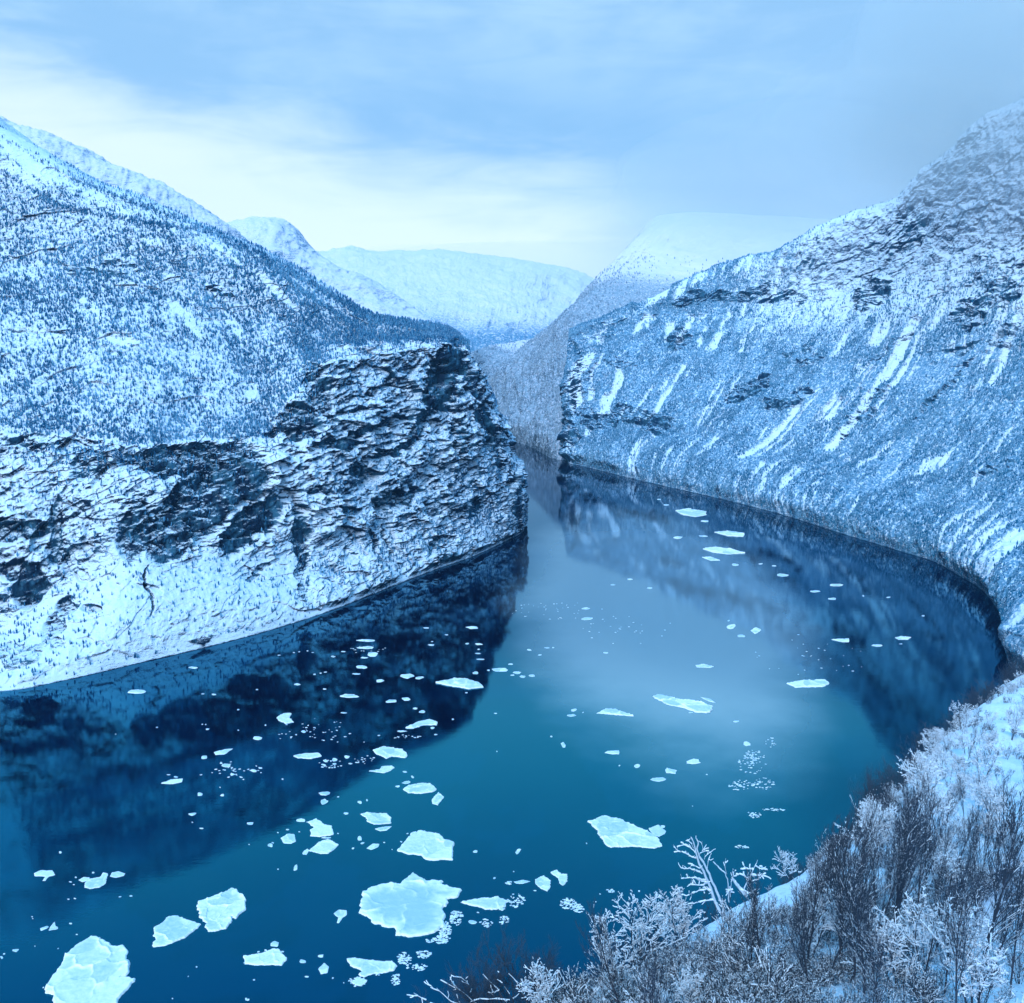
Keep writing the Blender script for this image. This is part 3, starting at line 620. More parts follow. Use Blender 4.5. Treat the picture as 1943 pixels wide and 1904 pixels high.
def floe_mesh(poly, seed, cells=None, melt=0.0):
    r = np.random.default_rng(seed)
    poly = np.array(poly); lo_, hi_ = poly.min(0), poly.max(0); size = max(hi_ - lo_); c0 = (lo_ + hi_)/2
    res = max(size/ (150 if size > 60 else 90 if size > 25 else 34 if size > 9 else 18), .06)
    mg = res*3
    xs = np.arange(lo_[0] - mg, hi_[0] + mg, res); ys = np.arange(lo_[1] - mg, hi_[1] + mg, res)
    X, Y = np.meshgrid(xs, ys); Z0 = np.zeros_like(X) + seed*3.7
    P3 = np.stack([X, Y, Z0], -1)
    sd = sdf_poly(X, Y, [tuple(q) for q in poly])
    sd = sd + fbm(P3/(size*.07 + .3), 3, seed=seed % 13)*size*.035 + fbm(P3/(size*.2), 2, seed=2)*size*.03
    thick = min(1.9, max(.22, .026*size))
    k = cells if cells is not None else (12 if size > 60 else 7 if size > 25 else 3)
    sx_ = r.uniform(lo_[0], hi_[0], k); sy2 = r.uniform(lo_[1], hi_[1], k)
    wx = X + fbm(P3/(size*.25), 3, seed=5)*size*.10; wy = Y + fbm(P3/(size*.25) + 40, 3, seed=6)*size*.10
    dd = np.sqrt((wx[..., None] - sx_)**2 + (wy[..., None] - sy2)**2)
    o = np.argsort(dd, -1); d1 = np.take_along_axis(dd, o[..., :1], -1)[..., 0]
    d2 = np.take_along_axis(dd, o[..., 1:2], -1)[..., 0] if k > 1 else d1 + size
    cell = o[..., 0]; off = r.uniform(-.3, .35, k)[cell]; tcell = r.uniform(.25, .8, k)[cell]
    ridge = np.exp(-(d2 - d1)/(size*.018 + .15))*np.clip(.4 + 1.4*perlin(P3/(size*.15)), 0, 1)
    top_ = thick*(.75 + off + ridge*.9 + .35*fbm(P3/(size*.10), 4, seed=7)) 
    rimn = np.exp(-np.clip(sd, 0, None)/(size*.02 + .1))
    top_ = top_ + thick*.25*rimn
    if melt: 
        cen = sstep(sd, size*.03, size*.16); top_ = top_*(1 - .5*melt*cen); tcell = tcell*(1 - melt*cen*.9)
    z = np.where(sd > 0, np.minimum(1, sd/(res*1.3))*(top_ + .25) - .25, np.maximum(sd/(res*1.3), -1)*.6 - .25)
    tn = np.clip(tcell + ridge*.6 + rimn*.45 + .3*fbm(P3/(size*.05 + .4), 3, seed=8), 0, 1)
    keep = sd > -res*2.2
    i = np.arange(X.size).reshape(X.shape)
    kq = keep[:-1, :-1] | keep[1:, :-1] | keep[:-1, 1:] | keep[1:, 1:]
    q = np.stack([i[:-1, :-1], i[:-1, 1:], i[1:, 1:], i[1:, :-1]], -1)[kq]
    used = np.unique(q); mp = np.full(X.size, -1); mp[used] = np.arange(len(used))
    vs = np.stack([X - c0[0], Y - c0[1], z], -1).reshape(-1, 3)[used]
    return vs, mp[q].ravel(), len(q), tn.reshape(-1)[used], c0
floe_seed = [1]
def floe(name, crop, poly_px, label, group=None, melt=0.0, cells=None, cat='ice floe'):
    poly = [on_water(*to_px(crop, x, y))[:2] for x, y in poly_px]
    floe_seed[0] += 1
    vs, f, nq, tn, c0 = floe_mesh(poly, floe_seed[0], cells, melt)
    me = mesh_from(name, vs, f, np.full(nq, 4, np.int32), True, {'tone': tn})
    o = link(name, me, M_ice, label=label, cat=cat, group=group); o.location = (c0[0], c0[1], 0)
    return o
G1 = 'large ice floes adrift on the fjord'
BIG = [
 (1, [(665,878),(690,900),(760,930),(840,975),(885,958),(912,985),(915,1040),(938,1120),(900,1165),(860,1190),(985,1185),(975,1215),(905,1275),(850,1340),(800,1440),(390,1440),(370,1345),(388,1308),(325,1300),(355,1220),(355,1200),(400,1150),(435,1105),(465,1020),(505,1000),(575,935),(635,900)], 'very large cracked ice floe with white seams cut by the bottom edge at lower left', .1),
 (2, [(880,600),(935,610),(975,575),(1008,538),(1040,560),(1085,590),(1170,588),(1183,615),(1300,640),(1275,665),(1240,688),(1185,690),(1210,712),(1200,735),(1185,735),(1195,800),(1180,845),(1100,905),(960,908),(910,900),(890,862),(800,830),(700,770),(700,710),(718,655),(800,620)], 'biggest rounded floe with grey blue melted middle and a white hump on its far side', .9),
 (2, [(1060,298),(1110,310),(1165,320),(1190,350),(1250,368),(1237,400),(1240,468),(1130,470),(1080,465),(1055,445),(985,435),(915,415),(960,365),(1000,320),(1040,300)], 'square cornered white floe just above the biggest rounded floe', 0),
 (1, [(1668,548),(1700,560),(1755,620),(1765,700),(1705,740),(1690,760),(1665,750),(1660,790),(1620,840),(1560,850),(1500,855),(1455,825),(1485,795),(1445,770),(1430,720),(1410,700),(1430,645),(1500,620)], 'lumpy floe broken into plates right of the pointed one at lower left', .1),
 (1, [(1190,760),(1215,745),(1275,743),(1330,765),(1445,803),(1400,845),(1350,885),(1290,915),(1240,935),(1160,960),(1100,965),(1092,935),(1120,905),(1095,880),(1105,830),(1160,795)], 'floe pointing right almost touching the lumpy plated floe', .2),
 (5, [(93,190),(155,165),(200,150),(300,170),(400,210),(500,250),(560,285),(600,320),(612,362),(570,383),(450,370),(350,365),(250,378),(215,360),(200,320),(165,285),(160,250)], 'large smooth white floe alone near the leaning snowy dead tree', 0),
 (5, [(520,235),(570,215),(600,210),(650,255),(640,275),(600,297),(570,290),(540,265)], 'small chunk at the right tip of the large smooth white floe', 0),
 (2, [(37,1020),(130,1005),(200,980),(245,980),(262,1010),(290,1030),(255,1073),(200,1070),(100,1072),(45,1065)], 'flat floe at bottom with a tiny square piece above it', .2),
 (2, [(627,1033),(700,1035),(800,1045),(890,1050),(920,1078),(905,1105),(840,1115),(780,1125),(730,1140),(695,1125),(720,1108),(650,1075)], 'long crumbling floe at the bottom left of the dark bare tree tops', .2),
 (2, [(1272,710),(1320,705),(1410,688),(1500,680),(1560,705),(1530,735),(1490,752),(1420,750),(1380,738)], 'long thin floe just right of the biggest rounded floe', .3),
 (2, [(400,250),(455,230),(500,260),(545,275),(557,320),(530,328),(470,334),(425,330),(420,295),(440,280)], 'ragged white floe upper of a stacked pair left of the square cornered floe', 0),
 (2, [(408,415),(470,365),(520,348),(585,378),(560,405),(525,430),(480,433)], 'almond shaped white floe lower of a stacked pair left of the square cornered floe', 0),
 (2, [(705,205),(745,195),(800,200),(860,200),(885,225),(885,258),(840,262),(785,265),(745,245),(745,230)], 'oblong floe above the square cornered floe with a grey sliver under it', .1),
 (2, [(785,288),(845,275),(890,273),(860,298),(820,303)], 'thin grey sliver of ice just below the oblong floe', .8),
 (2, [(950,62),(985,40),(1060,27),(1110,30),(1150,62),(1120,78),(1050,86),(980,84)], 'oval floe with a pale crack beside a small leaf shaped piece', .1),
 (2, [(1155,78),(1190,105),(1150,152),(1117,145),(1120,115)], 'small leaf shaped grey piece at the lower right of the oval cracked floe', .6),
 (3, [(1597,433),(1680,415),(1750,415),(1810,435),(1826,455),(1760,463),(1680,450)], 'long white floe at the border of the dark cliff reflection and bright water', 0),
 (3, [(1297,755),(1350,738),(1440,750),(1465,780),(1450,793),(1390,785),(1360,797),(1340,785),(1315,775)], 'broad floe near the lower end of the dark cliff reflection', .1),
 (3, [(912,783),(970,770),(1040,768),(1055,785),(1000,797),(940,793)], 'lens shaped floe with a flat top in the middle of the dark reflection', .1),
 (3, [(835,600),(870,580),(910,577),(900,600),(920,622),(880,628),(850,615)], 'ragged starry floe alone in the dark cliff reflection', 0),
 (3, [(1280,855),(1330,847),(1340,832),(1385,828),(1400,840),(1385,852),(1350,865)], 'thin winged floe below the broad one at the reflection border', 0),
 (3, [(1445,650),(1510,620),(1570,607),(1610,620),(1600,635),(1540,635),(1490,652)], 'slanting strip of ice with crumbs under it in the dark reflection', 0),
 (3, [(535,765),(590,750),(630,747),(590,775),(545,778)], 'slim floe slanting up to the right in the dark left water', 0),
 (3, [(278,915),(330,895),(390,890),(385,908),(340,918)], 'farthest left slim floe with crumbs above it in the dark water', 0),
 (4, [(688,152),(740,143),(810,155),(815,168),(770,177),(715,168)], 'farthest of three long floes stacked below the right mountain shore', 0),
 (4, [(845,240),(900,235),(970,245),(965,258),(900,255)], 'middle of three long floes stacked below the right mountain shore', 0),
 (4, [(797,308),(850,302),(920,310),(970,325),(900,330),(840,322)], 'nearest and longest of three floes stacked below the right mountain shore', 0),
 (4, [(793,342),(830,340),(870,355),(830,356)], 'short thin floe right under the nearest of the three long far floes', 0),
 (4, [(1143,860),(1200,848),(1300,846),(1322,860),(1290,874),(1180,876)], 'white lozenge floe on the edge of the right mountain reflection', 0),
 (4, [(587,912),(620,906),(700,925),(760,930),(838,955),(830,978),(780,980),(720,960),(650,945)], 'long white floe slanting down to the right in the bright open water', 0),
 (4, [(788,915),(830,922),(853,940),(820,932)], 'thin splinter above the right end of the long slanting floe', .3),
 (4, [(363,982),(400,962),(440,963),(520,995),(460,990)], 'low triangular floe left of the long slanting floe', 0),
 (4, [(1327,680),(1360,676),(1398,676),(1398,690),(1370,690)], 'kidney shaped floe in the blue right mountain reflection', 0),
 (4, [(1585,672),(1610,665),(1652,670),(1640,680),(1600,680)], 'rightmost floe in the blue right mountain reflection', 0),
 (4, [(768,785),(800,780),(843,790),(830,795),(775,793)], 'thin pale floe on bright water above the long slanting floe', .3),
 (1, [(283,830),(340,810),(355,820),(335,835),(290,853)], 'left half of a broken floe above the very large cracked floe', .3),
 (1, [(360,820),(395,775),(400,812),(420,820),(418,835),(345,850)], 'right pointed half of a broken floe above the very large cracked floe', .3),
 (1, [(237,440),(290,415),(380,412),(400,448),(350,462),(325,493),(300,490),(325,462),(250,458)], 'folded floe alone at far left in the dark reflection edge', .1),
 (1, [(605,510),(650,475),(715,465),(735,435),(775,437),(765,480),(760,512),(710,540),(650,548),(605,540)], 'largest of three touching floes at the left reflection edge', .4),
 (1, [(560,485),(600,462),(645,465),(640,485),(590,502)], 'left piece of three touching floes at the left reflection edge', .2),
 (1, [(787,460),(800,432),(850,420),(900,438),(890,455),(830,470)], 'right oval piece of three touching floes at the left reflection edge', .2),
 (2, [(250,340),(290,315),(330,318),(340,360),(310,375),(265,372)], 'banded round floe left of the stacked white pair', .4),
 (2, [(190,945),(215,928),(243,940),(235,968),(190,962)], 'tiny square piece above the flat bottom floe', .4),
 (2, [(650,1165),(700,1140),(750,1155),(735,1180),(700,1192),(665,1180)], 'crumbly round floe below the long crumbling one at the bottom', 0),
 (2, [(1710,580),(1760,555),(1800,585),(1800,620),(1780,648),(1740,630),(1710,605)], 'left shield shaped one of a pair right of the biggest floe', 0),
 (2, [(1795,540),(1835,523),(1865,550),(1895,550),(1895,590),(1870,622),(1850,600),(1840,570)], 'right hooked one of a pair right of the biggest floe', 0),
 (2, [(1585,592),(1640,580),(1685,590),(1640,605),(1600,602)], 'thin strip left of the shield shaped floe', .1),
 (2, [(550,775),(580,752),(630,755),(633,780),(600,805),(585,832),(570,830),(580,800)], 'tooth shaped piece left of the biggest rounded floe', .5),
 (2, [(465,1090),(500,1055),(530,1080),(520,1115),(480,1125)], 'chunky floe between the flat and the crumbling floes at the bottom', 0),
 (2, [(740,400),(780,372),(818,375),(812,392),(770,410)], 'small curved floe between the almond and square cornered floes', .2),
]
for cr, pl, lb, ml in BIG: floe('ice_floe', cr, pl, lb, group=G1, melt=ml)
SM = {
 'dark': ('small ice fragment scattered over the dark reflection of the left cliff', 'ice fragments in the dark cliff reflection'),
 'mid': ('small ice fragment between the big floes in the near blue water', 'ice fragments among the near floes'),
 'bright': ('small ice fragment on the bright open water in mid fjord', 'ice fragments on the bright water'),
 'blue': ('small ice fragment in the blue reflection of the right mountain', 'ice fragments in the right mountain reflection')}
S = {
 2: [(480,1018,40,24),(378,1049,50,28),(392,422,38,40),(702,343,30,30),(336,512,30,40),(1347,824,60,28),(720,370,24,18),(665,400,18,12),(1477,570,18,14),(1368,418,34,18),(1612,418,32,34),(845,367,16,8),(235,520,14,8),(75,258,45,18),(365,240,60,25),(500,85,70,28),(500,135,50,36),(703,135,35,22),(745,123,14,20),(625,200,35,18),(580,105,16,8),(970,22,50,22),(922,44,30,14),(190,382,35,28),(205,368,16,10),(235,310,14,8),(290,292,22,10),(357,305,14,6),(515,340,60,12),(978,315,14,8),(942,362,14,10),(890,407,8,6),(580,315,12,6),(400,1137,30,12),(97,1155,14,9),(60,1268,30,14),(1245,795,26,18),(1157,908,28,24),(1382,768,20,8),(1710,643,22,8),(1587,533,9,6),(123,993,18,10),(165,985,22,10),(262,993,20,10),(550,1145,12,10),(612,1172,10,7),(1260,840,12,10)],
 1: [(432,286,26,20),(505,498,28,10),(543,465,20,12),(668,432,24,14),(530,518,18,8),(490,622,20,10),(537,617,22,11),(860,605,26,11),(940,598,26,12),(508,796,26,14),(550,875,18,9),(115,988,60,30),(30,1015,20,12),(12,1040,24,26),(250,960,11,9),(418,976,11,8),(312,1255,16,12),(232,748,16,8),(235,762,10,6),(1380,12,70,26),(1380,70,16,9),(1446,114,44,12),(1797,78,56,26),(1410,1107,14,11),(1822,1200,16,9),(1237,1335,12,9),(1765,1335,20,18),(1350,1177,9,7),(1787,230,14,7)],
 3: [(174,475,112,22),(440,360,55,11),(1270,230,95,11),(1268,265,90,12),(1295,296,66,24),(1255,312,40,8),(1245,357,62,18),(1462,400,70,26),(1520,408,46,16),(1332,422,44,18),(1218,390,42,8),(1183,496,100,17),(1385,520,60,18),(1455,510,50,20),(1500,556,28,12),(1532,570,40,14),(1158,576,34,9),(1436,664,55,11),(1583,648,28,14),(1598,680,20,8),(1325,684,16,6),(1790,385,34,16),(1850,372,20,10),(1905,370,72,24),(1805,248,50,10),(1775,168,70,14),(1748,245,20,9),(1575,252,34,8),(1580,235,16,5),(1650,203,22,6),(1552,170,36,7),(1800,292,30,7),(1812,320,44,7),(1803,272,16,7),(1155,283,28,7),(1108,307,24,9),(1018,392,18,9),(1048,386,16,6),(1070,381,20,6),(935,440,36,11),(850,300,20,6),(920,288,14,5),(945,284,14,5),(985,280,12,5),(1010,287,16,5),(1066,462,24,7),(743,465,14,5),(537,488,26,8),(483,485,20,6),(654,561,16,7),(784,635,12,8),(506,654,22,10),(482,631,9,6),(498,632,9,6),(266,645,14,6),(654,659,10,6),(744,696,46,20),(965,665,32,15),(988,636,12,6),(1125,660,12,6),(1165,690,20,6),(1100,703,18,6),(1128,716,9,5),(1172,788,32,18),(1114,800,30,19),(1070,806,30,14),(1062,824,26,9),(1112,820,20,9),(1188,818,24,9),(1222,813,30,8),(1056,836,20,6),(1090,838,14,8),(1115,836,16,9),(595,828,46,18),(572,814,14,8),(590,850,14,6),(626,870,32,11),(475,872,16,6),(528,862,10,5),(726,852,38,16),(760,840,24,8),(740,830,9,6),(762,862,10,5),(668,884,18,7),(678,895,10,5),(866,893,14,10),(320,872,26,6),(355,882,22,12),(470,965,34,20),(578,970,24,14),(566,932,10,6),(490,790,36,20),(1450,858,28,9),(1487,882,20,16),(1680,607,16,9),(1883,578,20,7),(1745,480,16,6),(1890,760,9,7),(67,678,9,6),(1255,716,9,5)],
 4: [(697,261,46,12),(800,255,44,8),(650,127,28,6),(620,105,20,5),(808,194,36,7),(930,372,34,10),(1035,369,20,6),(1090,377,22,6),(1125,414,60,13),(1345,456,60,10),(1258,482,44,9),(1330,512,36,10),(1560,506,18,7),(1456,500,10,7),(1702,582,16,7),(500,432,26,6),(580,468,24,7),(430,455,22,6),(320,552,40,9),(325,594,56,12),(88,722,24,9),(130,742,18,8),(160,713,24,5),(186,712,12,7),(38,815,36,11),(18,825,20,7),(58,831,30,12),(100,827,30,10),(10,780,26,8),(400,733,26,7),(935,1015,28,9),(308,978,9,5),(178,1077,12,8),(457,1196,9,6),(815,1232,12,5),(750,978,24,7),(905,601,12,7),(1610,697,18,5),(915,627,40,22),(955,664,40,13),(1016,642,46,26),(1510,703,50,12),(260,990,50,11),(271,968,26,18),(432,1142,74,19),(760,1180,62,26),(665,1218,56,26),(615,1253,68,19),(979,1106,32,22),(228,1111,26,28),(530,1198,28,22)],
 5: [(628,221,42,24),(78,343,14,12),(1268,125,16,10),(1240,122,14,8),(455,685,18,12),(175,706,14,10),(145,763,12,6),(838,76,9,6)]}
nsmall = 0
for cr, L in S.items():
    for (x, y, ww, h_) in L:
        ppx, ppy = to_px(cr, x, y)
        if cr in (1, 2, 5): key = 'mid'
        elif cr == 3: key = 'dark' if ppx < 920 - (ppy - 1000)*.2 else 'bright'
        else: key = 'blue' if (ppx > 1180 + (ppy - 1040)*1.55 and ppx > 1120) else 'bright'
        if cr == 1 and ppy < 1690 and ppx < 420: key = 'dark'
        n = 9 if ww > 20 else 7; a0 = random.uniform(0, 6); sh = random.uniform(-.3, .3)
        poly = []
        for i in range(n):
            a = a0 + 6.2832*(i + random.uniform(-.25, .25))/n; q = random.uniform(.68, 1.12)
            ex, ey = math.cos(a)*ww/2*q, math.sin(a)*h_/2*q
            poly.append((x + ex + ey*sh*2, y + ey))
        floe('ice_fragment', cr, poly, SM[key][0], SM[key][1], melt=random.choice((0, 0, .3, .6)), cat='ice fragment'); nsmall += 1
# slush of tiny crumbs, too many to count
CL = [(4,1000,1180,60,50,70),(4,950,1275,60,22,50),(4,1050,1270,40,25,36),(4,1000,1160,24,16,20),(2,1260,800,40,42,80),(2,1195,880,36,60,110),(2,1150,930,70,16,50),(2,1600,700,50,40,60),(2,1520,740,20,14,26),(2,960,1030,38,34,60),(2,1070,1010,50,22,50),(2,910,1150,26,34,40),(2,1030,1080,60,26,40),(2,1900,720,46,34,70),(2,1430,830,36,24,30),(2,1530,810,30,26,24),(2,800,1100,50,30,50),(2,700,1165,60,30,40),(2,1560,598,20,10,18),(2,75,1055,36,14,40),(5,1290,140,40,22,30),(5,1200,370,60,12,20),(5,1420,100,90,12,24),(5,250,685,40,12,16),(5,20,810,40,30,50),(4,1080,1100,30,20,14),(3,1250,800,60,20,16),(3,1450,690,80,8,18),(3,1100,820,60,24,18),(3,640,850,120,50,30),(3,1000,660,200,60,40),(3,1260,270,100,20,20),(4,200,560,200,40,40),(4,500,640,200,60,30),(4,1250,740,260,90,30)]
vv, ff, tt_ = [], [], []; nvv = 0
for cr, x, y, rx, ry, n in CL:
    for i in range(n):
        a = rng.uniform(0, 6.28); q = rng.uniform(0, 1)**.6
        X0, Y0, _ = on_water(*to_px(cr, x + rx*q*math.cos(a), y + ry*q*math.sin(a)))
        dd = math.hypot(X0, Y0)/800; rr_ = rng.uniform(.3, .95)*(.8 + .5*dd); k = 6; a0 = rng.uniform(0, 6)
        hgt = rng.uniform(.12, .3)
        ring = [(X0 + rr_*rng.uniform(.6, 1.2)*math.cos(a0 + 6.28*j/k)*1.4, Y0 + rr_*rng.uniform(.6, 1.2)*math.sin(a0 + 6.28*j/k)) for j in range(k)]
        vv += [(u_, v_, -.15) for u_, v_ in ring] + [(X0 + (u_ - X0)*.8, Y0 + (v_ - Y0)*.8, hgt) for u_, v_ in ring]
        for j in range(k):
            ff += [(nvv + j, nvv + (j+1) % k, nvv + k + (j+1) % k), (nvv + j, nvv + k + (j+1) % k, nvv + k + j)]
        for j in range(1, k-1): ff.append((nvv + k, nvv + k + j, nvv + k + j + 1))
        tt_ += [rng.uniform(.3, .9)]*(2*k); nvv += 2*k
ff = np.array(ff)
link('brash_ice', mesh_from('brash_ice', np.array(vv), ff.ravel(), np.full(len(ff), 3, np.int32), False, {'tone': np.array(tt_)}), M_ice, kind='stuff', label='patches of loose ice crumbs floating between the floes')

# ------------------------------------------------------------------ trees on the near slope
def bark_mat(name, a, b_):
    m, t = new_mat(name)
    co = t.node('ShaderNodeTexCoord').outputs['Object']
    col = t.mix(t.noise(co, 6, 4, .6), a, b_)
    p = t.node('ShaderNodeBsdfPrincipled'); t.l.new(col, p.inputs['Base Color']); p.inputs['Roughness'].default_value = .9
    t.l.new(p.outputs[0], t.node('ShaderNodeOutputMaterial').inputs[0]); return m
M_bark = bark_mat('dark_bark', (.012, .022, .04), (.05, .06, .09))
M_twig = bark_mat('bare_twigs', (.012, .03, .055), (.05, .07, .11))
M_pale = bark_mat('pale_dead_wood', (.42, .52, .62), (.62, .70, .80))
M_twig2 = bark_mat('dark_far_twigs', (.015, .04, .07), (.05, .075, .12))
m, t = new_mat('fresh_snow')
co = t.node('ShaderNodeTexCoord').outputs['Object']
p = t.node('ShaderNodeBsdfPrincipled'); t.l.new(t.mix(t.noise(co, 3, 3), (.70, .79, .92), (.82, .88, .96)), p.inputs['Base Color']); p.inputs['Roughness'].default_value = .8
b = t.node('ShaderNodeBump'); b.inputs['Strength'].default_value = .5; b.inputs['Distance'].default_value = .03; t.l.new(t.noise(co, 20, 3), b.inputs['Height']); t.l.new(b.outputs[0], p.inputs['Normal'])
t.l.new(p.outputs[0], t.node('ShaderNodeOutputMaterial').inputs[0]); M_fresh = m

def tubes(name, S_, sides):
    """S_: array (n, 8) of p0, p1, r0, r1"""
    S_ = np.asarray(S_, float).reshape(-1, 8); n = len(S_)
    p0, p1, r0, r1 = S_[:, :3], S_[:, 3:6], S_[:, 6], S_[:, 7]
    d_ = p1 - p0; d_ /= np.linalg.norm(d_, axis=1, keepdims=True) + 1e-9
    ref = np.where(np.abs(d_[:, 2:3]) > .9, np.array([[1., 0, 0]]), np.array([[0, 0, 1.]]))
    a = np.cross(d_, ref); a /= np.linalg.norm(a, axis=1, keepdims=True) + 1e-9; b_ = np.cross(d_, a)
    th = np.arange(sides)*2*math.pi/sides
    ring = a[:, None]*np.cos(th)[None, :, None] + b_[:, None]*np.sin(th)[None, :, None]
    v = np.concatenate([p0[:, None] + ring*r0[:, None, None], p1[:, None] + ring*r1[:, None, None]], 1)
    i = np.arange(sides); j = (i + 1) % sides
    f = np.stack([i, j, j + sides, i + sides], -1)
    f = (f[None] + (np.arange(n)*2*sides)[:, None, None]).reshape(-1)
    return mesh_from(name, v.reshape(-1, 3), f, np.full(n*sides, 4, np.int32), True)
def snow_on(S_, amount, r, add=.018, keep=.9):
    S_ = np.asarray(S_, float).reshape(-1, 8)
    d_ = S_[:, 3:6] - S_[:, :3]; L = np.linalg.norm(d_, axis=1) + 1e-9
    flat = 1 - np.abs(d_[:, 2])/L
    k = (flat > .12)*(r.uniform(size=len(S_)) < keep)
    Q = S_[k].copy(); fl = flat[k]
    th = (Q[:, 6]*.55 + add*amount)*(.45 + .9*fl)*r.uniform(.6, 1.35, len(Q))
    Q[:, 2] += Q[:, 6]*.6 + th*.45; Q[:, 5] += Q[:, 7]*.6 + th*.45
    Q[:, 6] = th; Q[:, 7] = th*.85
    return Q
def grow_tree(seed, height, spread=.6, upright=.5, levels=4, nb=(14, 6, 5, 3), droop=0.0, oval=False, lean=(0, 0), r0=.07, stems=1, wig=.16, tipr=.0045):
    r = np.random.default_rng(seed); out = []
    def limb(p, d_, L, rad, lev):
        n = max(2, int(4 if lev else 9)); pts_ = [p]; q = p.copy(); dd = d_.copy()
        for i in range(n):
            dd = dd + r.normal(0, wig*(1 if lev else .45), 3); dd[2] += (upright*.16 if lev else .10) - droop*.12*lev
            dd /= np.linalg.norm(dd); q = q + dd*L/n; pts_.append(q.copy())
            f0, f1 = 1 - .82*i/n, 1 - .82*(i+1)/n
            out.append([*pts_[-2], *pts_[-1], max(rad*f0, tipr), max(rad*f1, tipr), lev])
        if lev >= levels: return
        m_ = nb[lev]
        for j in range(m_):
            tpos = (.22 + .76*(j + r.uniform(0, .9))/m_) if lev == 0 else (.15 + .85*(j + r.uniform(0, .9))/m_)
            k = min(int(tpos*n), n - 1); a = tpos*n - k
            base = pts_[k]*(1 - a) + pts_[k+1]*a; ax = pts_[k+1] - pts_[k]; ax /= np.linalg.norm(ax)
            rnd = r.normal(size=3); side = rnd - ax*(rnd @ ax); side /= np.linalg.norm(side)
            ang = spread*r.uniform(.7, 1.3)
            nd = ax*math.cos(ang) + side*math.sin(ang)
            ll = L*(.52 if lev == 0 else .5)*((.55 + 1.0*math.sin(3.0*tpos**.8)) *.62 if (lev == 0 and oval) else 1.15 - .75*tpos if lev == 0 else 1.1 - .5*tpos)*r.uniform(.7, 1.25)
            limb(base, nd, ll, rad*(.42 if lev == 0 else .5)*(1.1 - .6*tpos), lev + 1)
    for s_ in range(stems):
        a = r.uniform(0, 6.28); k = .0 if stems == 1 else r.uniform(.12, .45)
        d_ = np.array([lean[0] + k*math.cos(a), lean[1] + k*math.sin(a), 1.0]); d_ /= np.linalg.norm(d_)
        limb(np.array([k*.3*math.cos(a), k*.3*math.sin(a), -.35]), d_, height*r.uniform(.8, 1.0), r0*r.uniform(.7, 1), 0)
    return np.array(out)
def tree_parts(seed, S_, snow_amt, twig=M_twig, add=.018, keep=.9, bark=None):
    lev = S_[:, 8]; r = np.random.default_rng(seed + 999)
    trunk = tubes('trunk', S_[lev == 0][:, :8], 6); crown = tubes('crown', S_[lev > 0][:, :8], 3)
    trunk.materials.append(bark or M_bark); crown.materials.append(twig)
    sn = None
    if snow_amt > 0:
        sn = tubes('snow_load', snow_on(S_[:, :8], snow_amt, r, add, keep), 4); sn.materials.append(M_fresh)
    return trunk, crown, sn
def make_tree(name, parts, loc, rz, sc_, label, group, cat='tree', tilt=(0, 0)):
    e = bpy.data.objects.new(name, None); scene.collection.objects.link(e)
    e.location = loc; e.rotation_euler = (tilt[0], tilt[1], rz); e.scale = (sc_,)*3; e.empty_display_size = .2
    e['label'] = label; e['category'] = cat
    if group: e['group'] = group
    for nm, me_ in zip(('trunk', 'crown', 'snow_load'), parts):
        if me_ is not None: link(nm, me_, None, parent=e)
    return e
SNOWY = [tree_parts(i, grow_tree(200 + i, random.uniform(4.2, 6.0), spread=.72, upright=.35, nb=(11, 5, 4, 2), levels=4 if i % 3 == 0 else 3, r0=.075, stems=random.choice((2, 2, 3)), wig=.17, tipr=.010), 1.5, add=.020, keep=.85) for i in range(7)]
DARK = [tree_parts(i, grow_tree(300 + i, random.uniform(6, 8.5), spread=.40, upright=1.0, nb=(18, 6, 4), levels=3, r0=.08, wig=.09, tipr=.008), .9, add=.014, keep=.30) for i in range(6)]
BUSH = [tree_parts(i, grow_tree(400 + i, random.uniform(1.6, 2.8), spread=.5, upright=.7, nb=(5, 4), levels=2, r0=.028, stems=7, wig=.13, tipr=.009), 1.3, add=.016, keep=.6) for i in range(6)]
LOWER = [tree_parts(i, grow_tree(500 + i, random.uniform(9, 12), spread=.62, upright=.75, nb=(20, 7, 5), levels=3, r0=.10, wig=.13, tipr=.012, oval=True, stems=2), 0, twig=M_twig2) for i in range(3)]

px, py, V, vr, dist, PNg = (NF[k] for k in ('px', 'py', 'V', 'vr', 'dist', 'P'))
flatP = PNg.reshape(-1, 3); fpx, fpy, fV, fd = px.ravel(), py.ravel(), V.ravel(), dist.ravel()
def ground_at(x, y, vlo=None, vhi=None):
    vlo = vr[1] if vlo is None else vlo; vhi = vr[3] + 2 if vhi is None else vhi
    c = (fpx - x)**2 + (fpy - y)**2 + np.where((fV >= vlo) & (fV <= vhi), 0, 1e9)
    return flatP[int(np.argmin(c))]
placed = []
def near_any(x, y, md): return any((x - a)**2 + (y - b_)**2 < md*md for a, b_ in placed)

